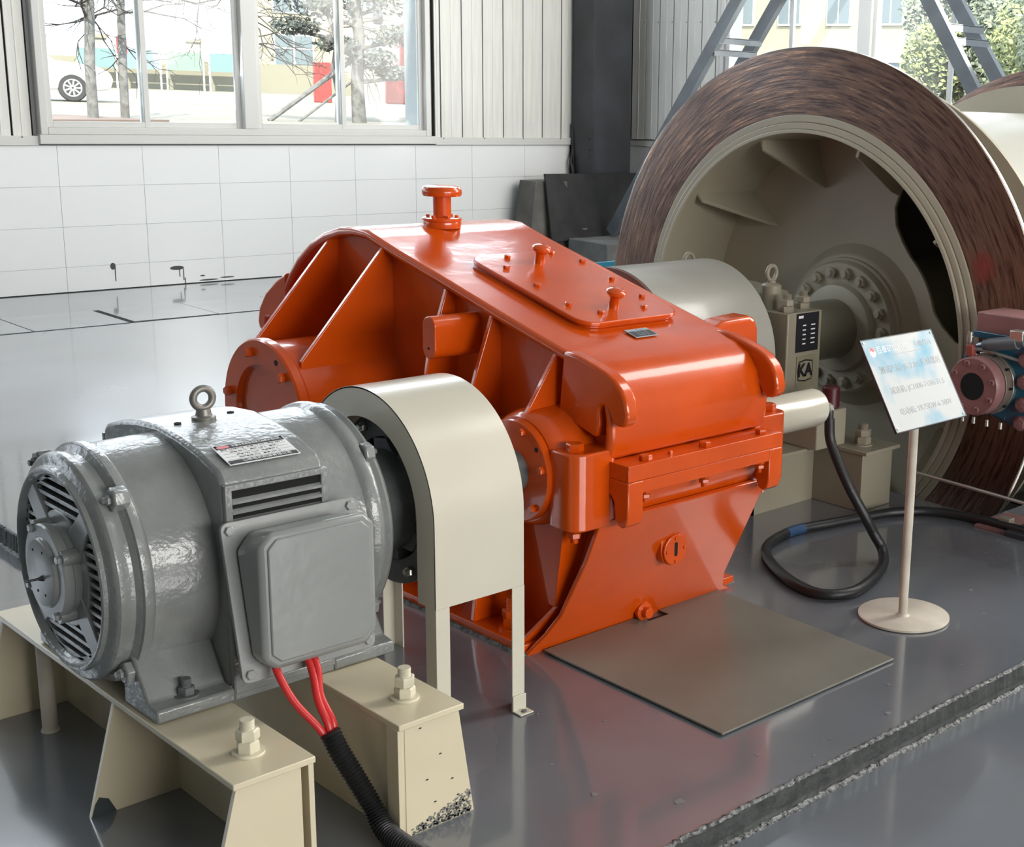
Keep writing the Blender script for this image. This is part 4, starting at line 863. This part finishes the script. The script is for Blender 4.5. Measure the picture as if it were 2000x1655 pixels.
cf_ = cob('cylinder_cap', B().lathe([(4.355, .106), (4.350, .112), (4.308, .112), (4.300, .106), (4.300, .052)], CC, 0, 56), PINK, 0)
cob('bore', B().cyl(CC, 0, 4.2990, 4.3006, .052, 40), HOLE, 0)
ck = shmesh(B().lathe([(0, .0115), (.005, .0115), (.007, .009), (.007, .005), (.004, .0045), (.004, 0)], (0, 0), 2, 20), PINK)
for k in range(8):
    a = math.radians(27+45*k); inst('socket_screw', ck, None, (4.300, CC[0]+.090*math.cos(a), CC[1]+.090*math.sin(a)), ROT['-x'], cf_)
kb = hexbolt(.025, .016, PINK, .029, .004, .014, .008)
for z in (.67, .586, .499, .427): inst('body_bolt', kb, None, (4.42, 2.610, z), ROT['-x'], ca_)
cob('pink_bracket', B().box(4.43, 4.62, 2.20, 2.845, .745, .822), PINK, .004)
cob('blue_shelf', B().box(4.42, 4.64, 2.20, 2.85, .725, .750), BLUE, .003)
b = B().lathe([(0, .020), (.022, .020), (.022, .024), (.15, .026), (.152, .02), (.18, .02)], (0, 0), 2, 24); Mx = frame((4.40, 2.775, .724), (0, 0, 1), (1, 0, 0)); Mx = Matrix.Translation((4.375, 2.77, .708)) @ Vector((0, -1, .22)).to_track_quat('Z', 'X').to_matrix().to_4x4()
bmesh.ops.transform(b.b, matrix=Mx, verts=b.b.verts[:]); cob('grey_cylinder', b, BRACE, 0)
cob('clamp_block', B().box(4.355, 4.40, 2.595, 2.65, .745, .785), STEEL, .003)
cob('nipple', B().lathe([(.705, .010), (.716, .013), (.735, .014), (.737, .011), (.75, .012), (.752, .008)], (4.37, 2.83), 2, 12), STEEL, 0)
cob('pipe_tee', B().box(4.345, 4.375, 2.80, 2.83, .66, .705), mat('copper_red', (.32, .08, .06), .4), .003)
cob('brake_pipe', B().tube([(4.36, 2.81, .69), (4.37, 2.76, .692), (4.42, 2.60, .66), (4.46, 2.35, .62)], .0065, 8), STEEL, 0)
for y in (2.83, 2.78, 2.72, 2.66): cob('hanging_stud', B().cyl((4.36, y), 2, .405+(2.83-y)*.0, .43, .007, 10), STEEL, 0)
cob('caliper_stand', B().box(4.42, 4.95, 2.05, 2.40, .02, .36), BLUE, .01)
cob('stand_base', B().box(4.35, 5.0, 2.00, 2.60, 0, .02), COLUMN, .002)
rd = obj('guard_rod', B().tube([(4.37, 3.05, .152), (4.36, 2.70, .148), (4.345, 2.30, .143)], .007, 10), STEEL); tag(rd, 'thin bright rod running low in front of the drum pit', 'rod')
br = thing('pit_bracket', 'small dusty clamp bracket lying on the floor edge below the brake caliper', 'bracket', (4.42, 2.62, 0))
obj('flat_bar', B().box(4.36, 4.60, 2.60, 2.74, .001, .010), PINK, br); obj('clamp', B().box(4.40, 4.44, 2.61, 2.66, .01, .05), BEIGE, br, bevel=.003); inst('bolt', hexbolt(.010, .008, STEEL), None, (4.40, 2.68, .010), None, br)

# ------------------------------------------------------------------ information sign on a stand
sg = thing('information_sign', 'tilted information sign on a round-based cream stand', 'sign', (3.373, 2.36, 0))
obj('base_disc', B().lathe([(0, .140), (.003, .145), (.009, .145), (.011, .142), (.011, 0)], (3.385, 2.362), 2, 64), POST, sg)
obj('post', B().tube([(3.371, 2.356, .008), (3.371, 2.358, .40), (3.371, 2.362, .765)], .0145, 20), POST, sg)
obj('post_weld', B().lathe([(.010, .024), (.018, .016)], (3.371, 2.356), 2, 16), POST, sg)
FS = frame((3.3425, 2.354, .7765), (1, 0, 0), (0, .154, .247))
pn_ = obj('panel', flat(FS, -.1785, .1785, -.1455, .1455, 0, .003), SIGN, sg, smooth=0)
b = B(); 
for x0, x1, y0, y1 in ((-.181, .181, -.148, -.1455), (-.181, .181, .1455, .148), (-.181, -.1785, -.148, .148), (.1785, .181, -.148, .148)): b.box(x0, x1, y0, y1, -.004, .004)
bmesh.ops.transform(b.b, matrix=FS, verts=b.b.verts[:]); obj('panel_trim', b, COLUMN, sg, smooth=0)
obj('panel_back', flat(FS, -.178, .178, -.145, .145, -.003, 0), GREYP, sg, smooth=0)
T_ = lambda x, y: FS @ Matrix.Translation((x, y, .0033))
PG = mat('pale_grey_print', (.36, .38, .39), .35)
text('百泰矿山机械', .026, WHITEP, T_(-.045, .108), pn_, depth=.0002); text('有限公司', .022, PG, T_(.11, .108), pn_, depth=.0002)
b = B().prism(circ(-.143, .104, .014, 20), 2, .003, .0034); bmesh.ops.transform(b.b, matrix=FS, verts=b.b.verts[:]); obj('logo_disc', b, mat('pale_logo', (.80, .70, .68), .4), pn_, smooth=0)
b = B().prism([(-.155, .108), (-.143, .122), (-.131, .110), (-.139, .106), (-.146, .112)], 2, .0034, .0037); bmesh.ops.transform(b.b, matrix=FS, verts=b.b.verts[:]); obj('logo_mark', b, REDP, pn_, smooth=0)
obj('header_rule', flat(FS, -.12, .15, .088, .0895, .003, .0033), PG, pn_, smooth=0)
text('测试产品: JK-2.0A', .026, PG, T_(-.045, .045), pn_, depth=.0002); text('传感器区', .026, PG, T_(.115, .047), pn_, depth=.0002)
text('减速机: JC1000-71SN-31.5', .025, PG, T_(.005, -.022), pn_, depth=.0002)
text('电动机: YR75KW-6 380V', .025, PG, T_(.005, -.09), pn_, depth=.0002)
sc = hexbolt(.0045, .0025, STEEL)
for x in (-.17, .17):
    for y in (-.137, .137): inst('screw', sc, None, FS @ Vector((x, y, .003)), FS.to_3x3(), pn_)

# ------------------------------------------------------------------ steel plate on the floor
ps = thing('floor_plate', 'loose square steel plate lying on the floor before the orange gearbox', 'plate', (2.72, 2.5, 0))
obj('plate', plate([[(2.358, 2.178), (3.075, 2.170), (3.10, 2.92), (2.83, 2.905), (2.83, 2.86), (2.745, 2.86), (2.745, 2.905), (2.365, 2.90)]], 2, .004, .010), PLATE, ps, bevel=.001, smooth=0)
obj('dark_underlay', B().box(2.40, 3.05, 2.22, 2.88, .0003, .004), HOLE, ps, smooth=0)  # near-black sheet in the gap beneath the plate
# dried sealing lip round the gearbox foot
b = B(); rs = random.Random(3); pth = [(2.305, 4.3), (2.305, 2.925), (3.205, 2.935)]
for a, c in zip(pth, pth[1:]):
    a, c = Vector(a), Vector(c); d = (c-a).normalized(); o_ = Vector((d.y, -d.x)); n = int((c-a).length/.02)
    r0 = []
    for i in range(n+1):
        q = a+d*(c-a).length*i/n; w = rs.uniform(.004, .016); r0.append([b.b.verts.new((q.x-o_.x*.004, q.y-o_.y*.004, .006)), b.b.verts.new((q.x+o_.x*w*.5, q.y+o_.y*w*.5, rs.uniform(.004, .009))), b.b.verts.new((q.x+o_.x*w, q.y+o_.y*w, .0004))])
    for u_, v_ in zip(r0, r0[1:]):
        for k in range(2): b.b.faces.new((u_[k], u_[k+1], v_[k+1], v_[k]))
obj('grout_lip', b, ROUGHEDGE, g, smooth=0)
# flecks and scuffs on the paint
b = B(); sp = [(2.05, 2.02, .016), (1.93, 2.18, .010), (2.35, 2.05, .005), (2.55, 1.98, .005), (2.78, 1.97, .012), (2.93, 2.08, .008), (3.75, 2.35, .010), (3.2, 2.02, .004), (2.20, 2.45, .005), (1.95, 2.36, .006), (2.1, 2.6, .004), (2.45, 1.95, .006), (3.6, 2.2, .005)]
for x, y, r in sp: b.prism([(x+r*random.uniform(.5, 1.2)*math.cos(t), y+r*random.uniform(.4, 1.1)*math.sin(t)) for t in [k*2*PI/9 for k in range(9)]], 2, .0004, .0014)
stuff(obj('paint_flecks', b, mat('pale_fleck', (.19, .20, .21), .35), fl, smooth=0))
# ------------------------------------------------------------------ yard outside
GZ = .75
YARD = mat('pale_yard_paving', (.150, .135, .105), .8, var=.08, vs=.3)
gr = struct(obj('ground', plate([[(-40, YB+.3), (XR+.3, YB+.3), (XR+.3, -12), (140, -12), (140, 200), (-40, 200)]], 2, GZ-.3, GZ), YARD, smooth=0))
BARK = mat('grey_bark', (.13, .125, .12), .9, var=.3, vs=9, bump=.6, bs=30)
TWIG = mat('bare_twig', (.045, .037, .03), .9)
LEAFA = mat('grey_green_needles', (.075, .085, .075), .8, var=.4, vs=3)
LEAFB = mat('yellow_green_leaves', (.22, .24, .10), .7, var=.4, vs=2)
LEAFC = mat('dusty_green_leaves', (.15, .17, .12), .7, var=.4, vs=2)
SOIL = mat('red_soil', (.13, .09, .075), .9)
def foliage(rng, c, r, n, s_, sq=1.):
    b = B()
    for i in range(n):
        v = Vector((rng.gauss(0, 1), rng.gauss(0, 1), rng.gauss(0, 1))).normalized()*rng.random()**.45
        q = Vector(c)+Vector((v.x*r, v.y*r, v.z*r*sq)); u = Vector((rng.uniform(-1, 1), rng.uniform(-1, 1), rng.uniform(-1, 1))).normalized()*s_; w = u.orthogonal().normalized()*s_*.55
        b.b.faces.new([b.b.verts.new(p) for p in (q-u, q+w, q+u, q-w)])
    return b
def branches(rng, b, p, d, L_, r, lev):
    if lev == 0 or r < .004: return
    e = p+d*L_; m = (p+e)/2+Vector((rng.uniform(-1, 1), rng.uniform(-1, 1), rng.uniform(-.4, 1)))*L_*.10
    b.tube([p, m, e], [r, r*.85, r*.7], 5)
    for k in range(rng.choice((2, 3, 3))):
        nd = (d+Vector((rng.uniform(-1, 1), rng.uniform(-1, 1), rng.uniform(-.7, .8)))*.85).normalized()
        branches(rng, b, e if k else m, nd, L_*rng.uniform(.6, .85), r*.62, lev-1)
def bare_tree(x, y, h, r, seed, label):
    rng = random.Random(seed); t = thing('bare_tree', label, 'tree', (x, y, GZ), 'trees seen through the left window')
    pts = [(x+rng.uniform(-.04, .04)*k, y, GZ+h*k/6) for k in range(7)]
    obj('trunk', B().tube(pts, [r*(1-.05*k) for k in range(7)], 12), BARK, t)
    b = B()
    for k in range(9):
        far_ = y > 30; zz = GZ+(rng.uniform(1.9, 3.3) if far_ else rng.uniform(1.55, 2.5)); tgt = Vector((x, y, zz))
        branches(rng, b, tgt, Vector((rng.uniform(-1, 1), rng.uniform(-1, 1), rng.uniform(-.35, .4))).normalized(), 1.3 if far_ else .75, r*.30, 5)
    stuff(obj('branches', b, TWIG, t, smooth=0)); return t
bare_tree(9.62, 23.29, 5.5, .085, 11, 'left of the two straight grey trunks outside the left window')
bare_tree(10.21, 23.46, 5.5, .070, 5, 'right of the two straight grey trunks outside the left window')
bare_tree(17.5, 33.5, 5.0, .10, 21, 'bare twiggy tree farther off between the two window mullions')
# layered pine
rng = random.Random(2); t = thing('cloud_pine', 'layered grey-green pine outside the right half of the left window', 'tree', (14.9, 23.9, GZ), 'trees seen through the left window')
ptr = [(14.9, 23.9, GZ), (14.88, 23.9, GZ+.8), (14.95, 23.9, GZ+1.6), (14.85, 23.9, GZ+2.6), (14.9, 23.9, GZ+4.2)]
obj('trunk', B().tube(ptr, [.14, .12, .11, .10, .07], 12), BARK, t)
b = B(); cl = [(-1.35, 2.35, .75), (-.6, 2.0, .6), (-1.1, 1.65, .5), (-.35, 1.35, .45), (.25, 1.1, .55), (.75, 1.55, .6), (.5, 2.2, .8), (-.1, 2.75, .9), (1.05, 2.5, .7), (-1.9, 2.85, .6), (.7, .85, .4), (-.3, 3.4, 1.0)]
RV = Vector((.85, -.53, 0))
for u, z, r in cl: b.tube([Vector((14.9, 23.9, GZ+z*.9)), Vector((14.9, 23.9, GZ+z))+RV*u], [.05, .025], 6)
obj('limbs', b, BARK, t)
for u, z, r in cl:
    q = Vector((14.9, 23.9, GZ+z+.1))+RV*u; stuff(obj('needle_pad', foliage(rng, q, r, 420, .06, .38), LEAFA, t, smooth=0))
t = bare_tree(14.55, 24.1, 3.0, .05, 8, 'thin crooked trunk just left of the layered pine')
# leaning props
for (x, y, z), (x2, y2, z2), r, lb_ in (((13.25, 24.32, GZ), (14.9, 23.9, GZ+1.25), .05, 'thick inclined prop leaning on the layered pine'), ((13.8, 24.2, GZ), (14.8, 24.0, GZ+.75), .025, 'thin inclined prop below the thick one'), ((9.45, 25.0, GZ), (8.6, 23.6, GZ+1.05), .035, 'inclined stake in front of the white car')):
    o = obj('tree_prop', B().tube([(x, y, z), (x2, y2, z2)], r, 8), BARK); tag(o, lb_, 'pole', 'props leaning on the yard trees')
o = struct(obj('soil_bed', B().prism([(8.0, 24.6), (9.7, 24.7), (10.6, 22.7), (8.0, 22.2)], 2, GZ, GZ+.05), SOIL)); o.parent = gr; o.location -= gr.location
# cars
CARW = mat('white_car_paint', (.80, .80, .80), .25, coat=.8); CARG = mat('car_glass', (.05, .06, .07), .1); TYRE = mat('tyre_rubber', (.03, .03, .03), .8); RIMM = mat('car_rim', (.6, .6, .62), .3, metal=.6)
def car(x, y, ang, label, sc_=1.):
    t = thing('parked_car', label, 'car', (x, y, GZ)); t.rotation_euler = (0, 0, 0)
    M = Matrix.Translation((x, y, GZ)) @ Matrix.Rotation(ang, 4, 'Z') @ Matrix.Scale(sc_, 4)
    def add(n, b, m, bev=0, par=None): bmesh.ops.transform(b.b, matrix=M, verts=b.b.verts[:]); return obj(n, b, m, par or t, bevel=bev)
    body = [(.62, .28), (.85, .32), (.92, .55), (.86, .72), (.55, .88), (-.35, .98), (-1.2, 1.0), (-3.2, 1.0), (-3.75, .92), (-3.8, .45), (-3.6, .28)]
    add('body', B().prism(body, 1, -.88, .88), CARW, .07)
    add('cabin', B().hull8([(-.35, -.82, .96), (-.35, .82, .96), (-3.3, .82, .96), (-3.3, -.82, .96)], [(-1.1, -.62, 1.48), (-1.1, .62, 1.48), (-2.9, .62, 1.46), (-2.9, -.62, 1.46)]), CARW, .06)
    for sy in (-1, 1): add('side_window', B().hull8([(-.62, sy*.80, 1.02), (-1.75, sy*.80, 1.02), (-1.75, sy*.815, 1.02), (-.62, sy*.815, 1.02)], [(-1.18, sy*.655, 1.40), (-1.75, sy*.655, 1.40), (-1.75, sy*.67, 1.40), (-1.18, sy*.67, 1.40)]), CARG)
    add('windscreen', B().hull8([(-.40, -.72, 1.0), (-.40, .72, 1.0), (-.42, .72, 1.0), (-.42, -.72, 1.0)], [(-1.05, -.58, 1.44), (-1.05, .58, 1.44), (-1.08, .58, 1.44), (-1.08, -.58, 1.44)]), CARG)
    for sy in (-1, 1): add('mirror', B().box(-.75, -.6, *sorted((sy*.82, sy*1.0)), 1.0, 1.12), CARW, .02)
    for sy in (-1, 1): add('headlamp', B().hull8([(.80, sy*.5, .62), (.86, sy*.5, .62), (.70, sy*.86, .66), (.62, sy*.86, .66)], [(.72, sy*.5, .76), (.80, sy*.5, .74), (.62, sy*.87, .80), (.55, sy*.86, .80)]), RIMM)
    for wx in (0, -2.75):
        for sy in (-1, 1):
            w = add('wheel', B().lathe([(sy*.68, .20), (sy*.68, .31), (sy*.71, .335), (sy*.86, .335), (sy*.89, .31), (sy*.89, .21)], (wx, .335), 1, 32), TYRE)
            b = B()
            for k in range(9):
                a = 2*PI*k/9; b.hull8([(wx+.03*math.cos(a-.6), sy*.87, .335+.03*math.sin(a-.6)), (wx+.2*math.cos(a-.1), sy*.87, .335+.2*math.sin(a-.1)), (wx+.2*math.cos(a+.1), sy*.87, .335+.2*math.sin(a+.1)), (wx+.03*math.cos(a+.6), sy*.87, .335+.03*math.sin(a+.6))], [(wx+.03*math.cos(a-.6), sy*.895, .335+.03*math.sin(a-.6)), (wx+.2*math.cos(a-.1), sy*.895, .335+.2*math.sin(a-.1)), (wx+.2*math.cos(a+.1), sy*.895, .335+.2*math.sin(a+.1)), (wx+.03*math.cos(a+.6), sy*.895, .335+.03*math.sin(a+.6))])
            b.ring((wx, .335), 1, sy*.87, sy*.895, .215, .185, 32); add('rim', b, RIMM, 0, w)
    return t
car(14.67, 36.6, math.atan2(-.38, .93), 'white car parked behind the two grey trunks')
car(40.8, 80.5, math.atan2(-.6, .8)+2.4, 'far white car standing behind the bare twiggy tree')
# boundary wall, notice boards, stone balls, gate piers
FENCE = mat('cream_yard_wall', (.20, .185, .14), .8); FRM = mat('board_frame', (.6, .62, .6), .5)
def seg(x, y, dx, dy, w, h, th, z0=0):
    d = Vector((dx, dy, 0)).normalized(); n_ = Vector((-d.y, d.x, 0)); p0 = Vector((x, y, GZ+z0)); q = [p0, p0+d*w, p0+d*w+n_*th, p0+n_*th]
    return B().hull8(q, [v+Vector((0, 0, h)) for v in q])
DX, DY = .93, -.38
o = obj('yard_wall', seg(20, 66, DX, DY, 22, 1.3, .3), FENCE); tag(o, 'long cream yard wall behind the white car', 'wall')
nbm = [mat('poster_blue_green', (.12, .19, .19), .5), mat('poster_pale_blue', (.14, .20, .23), .5), mat('poster_mint', (.15, .22, .17), .5)]
for i in range(4):
    x, y = 25.2+1.75*i*DX, 62.3+1.75*i*DY; t = thing('notice_board', ('blue-green notice board just right of the left trunk', 'pale blue notice board between the two trunks', 'mint notice board behind the right trunk', 'blue-green notice board right of the two trunks')[i], 'board', (x, y, GZ), 'notice boards across the yard')
    obj('panel', seg(x, y, DX, DY, 1.5, .8, .06, .85), nbm[i % 3], t)
    for k in (0, 1.5): obj('post', seg(x+k*DX, y+k*DY, DX, DY, .07, 1.8, .07), FRM, t)
    obj('canopy', seg(x-.05*DX, y-.05*DY, DX, DY, 1.65, .08, .3, 1.75), FRM, t)
rs = random.Random(5)
for i in range(9):
    x, y = 33.0+1.55*i, 70.5-.62*i+rs.uniform(-.2, .2)
    o = obj('stone_ball', B().lathe([(GZ, 0), (GZ, .2), (GZ+.06, .32), (GZ+.2, .42), (GZ+.38, .45), (GZ+.58, .38), (GZ+.7, .22), (GZ+.75, 0)], (x, y), 2, 20), FENCE); tag(o, 'pale stone ball across the yard, '+('leftmost in the row', 'second from the left', 'third from the left', 'fourth from the left', 'middle one of the nine', 'fourth from the right', 'third from the right', 'second from the right', 'rightmost in the row')[i], 'bollard', 'stone balls across the yard')
for i, (x, y) in enumerate(((41.5, 86), (44.0, 84.6), (36.5, 88))):
    t = thing('gate_pier', ('white gate pier right of the far white car', 'white gate pier beside the office building', 'white gate pier left of the far white car')[i], 'pillar', (x, y, GZ), 'gate piers at the far side')
    obj('shaft', seg(x, y, DX, DY, .9, 2.6, .9), mat('pier_render', (.26, .25, .21), .8), t); obj('cap', seg(x-.1, y-.1, DX, DY, 1.1, .2, 1.1, 2.6), FENCE, t)
# office building beyond the yard
OFF = mat('cream_office_render', (.31, .28, .20), .8); WG = mat('office_window_glass', (.14, .165, .175), .3, spec=.2)
t = thing('office_building', 'cream office building with white framed windows beyond the yard', 'building', (55, 76, GZ))
D = Vector((DX, DY, 0)); ow = Vector((43.5, 81.0, 0))
obj('facade', seg(ow.x, ow.y, DX, DY, 34, 8, 9), OFF, t)
for fl_ in range(2):
    for i in range(7):
        q = ow+D*(1.0+4.3*i); w = obj('window', seg(q.x+.08*DY, q.y-.08*DX, DX, DY, 2.4, 2.0, .1, 1.3+3.2*fl_), UPVC, t)
        for (a, c, z0, z1) in ((.1, 1.15, .1, 1.1), (1.25, 2.3, .1, 1.1), (.1, 1.15, 1.2, 1.9), (1.25, 2.3, 1.2, 1.9)):
            r_ = q+D*a; obj('pane', seg(r_.x+.11*DY, r_.y-.11*DX, DX, DY, c-a, z1-z0, .04, 1.3+3.2*fl_+z0), WG, w, smooth=0)
# red barrier, red crate and lorry on the right
REDM = mat('red_enamel', (.32, .04, .035), .45)
for (x, y, w, h, z0, lb_) in ((46.5, 74.2, 6.5, .55, .25, 'low red barrier in front of the office building'), (24.55, 42.0, .55, .85, .45, 'tall red crate left of the layered pine')):
    o = obj('red_barrier', seg(x, y, DX, DY, w, h+z0, .3, 0), REDM, bevel=.03); tag(o, lb_, 'barrier')
t = thing('red_lorry', 'red lorry cab at the right edge of the left window', 'truck', (18.5, 25.5, GZ))
lx = Vector((16.30, 24.50, 0)); dv = Vector((.86, -.5, 0)); nv = Vector((.5, .86, 0))
def lb2(n, a, c, e, f, z0, z1, m, bev=.04, par=None):
    q = [lx+dv*a+nv*e, lx+dv*c+nv*e, lx+dv*c+nv*f, lx+dv*a+nv*f]; return obj(n, B().hull8([v+Vector((0, 0, GZ+z0)) for v in q], [v+Vector((0, 0, GZ+z1)) for v in q]), m, par or t, bevel=bev)
lb2('bumper', -.35, 2.2, -.1, .25, .35, .85, REDM); lb2('cab', -.05, 2.1, .05, 2.0, .8, 1.9, REDM, .08)
q0 = [lx+dv*.0+nv*.1, lx+dv*2.1+nv*.1, lx+dv*2.1+nv*2.0, lx+nv*2.0]; q1 = [lx+dv*.35+nv*.35, lx+dv*2.1+nv*.35, lx+dv*2.1+nv*2.0, lx+dv*.35+nv*2.0]
obj('cab_top', B().hull8([v+Vector((0, 0, GZ+1.9)) for v in q0], [v+Vector((0, 0, GZ+2.9)) for v in q1]), mat('pale_red_cab', (.3, .07, .07), .4), t, bevel=.06)
lb2('mirror', -.55, -.35, .2, .3, 1.9, 2.75, mat('mirror_housing', (.12, .12, .13), .5), .04)
obj('mirror_arm', B().tube([lx+dv*.1+nv*.25+Vector((0, 0, GZ+2.9)), lx+dv*-.45+nv*.25+Vector((0, 0, GZ+2.95)), lx+dv*-.45+nv*.25+Vector((0, 0, GZ+1.9))], .02, 6), TYRE, t)
wq = lx+dv*.9; obj('wheel', B().lathe([(-.12, .2), (-.12, .42), (-.05, .48), (.15, .48), (.2, .42)], (0, 0), 1, 28), TYRE, t).location = Vector((wq.x, wq.y, GZ+.48))-t.location
# lamp post near the trunks
t = thing('yard_post', 'thin pole with a small red sign right of the two trunks', 'post', (18.3, 42, GZ)); obj('pole', B().cyl((18.3, 42), 2, GZ, GZ+3.4, .035, 10), FRM, t); obj('red_sign', B().box(18.15, 18.45, 41.95, 41.98, GZ+1.25, GZ+1.75), REDM, t)
# ---- beyond the right window: dormitory block and shrubs
t = thing('brick_block', 'pale yellow building with rows of windows beyond the right window', 'building', (46, 36, GZ))
obj('facade', B().box(46, 56, 33, 60, GZ, 14), OFF, t)
obj('cornice', B().box(45.8, 46.0, 33, 60, 3.0, 3.2), UPVC, t)
for z in (.9, 3.7, 6.2):
    for i in range(9):
        y = 34.0+2.7*i; w = obj('window', B().box(45.92, 46.02, y, y+1.3, GZ+z, GZ+z+1.5), UPVC, t)
        for a in (.08, .70): obj('pane', B().box(45.88, 45.925, y+a, y+a+.52, GZ+z+.1, GZ+z+1.4), WG, w, smooth=0)
tl = [(18.9, 13.1, 2.3, .75, 0), (19.3, 12.4, 2.6, .95, 1), (20.9, 14.2, 4.0, 1.15, 1), (21.2, 12.9, 4.6, 1.5, 1), (19.8, 11.2, 3.6, 1.4, 1), (17.2, 10.2, 2.4, 1.0, 0), (25, 22.0, 1.5, .45, 0), (16.0, 8.6, 3.0, 1.3, 1)]
lbl = ['yellow-green bush just right of the thick right window mullion', 'dusty green bush left of the thin right window mullion', 'dusty green tree high beside the thick right window mullion', 'tall dusty tree behind the thin right window mullion', 'dusty green tree behind the far brace pair', 'low yellow-green bush above the far drum disc', 'small bush under the pale yellow building', 'dusty green tree at the right picture edge']
for i, (x, y, h, r, k) in enumerate(tl):
    rng = random.Random(30+i); t = thing('leafy_tree', lbl[i], 'tree', (x, y, GZ), 'greenery beyond the right window')
    obj('trunk', B().tube([(x, y, GZ), (x+.05, y, GZ+h*.5), (x, y, GZ+h*.8)], [.09, .07, .04], 8), BARK, t)
    stuff(obj('foliage', foliage(rng, (x, y, GZ+h*.62), r, 3800, .06, .95), (LEAFB, LEAFC)[k], t, smooth=0))
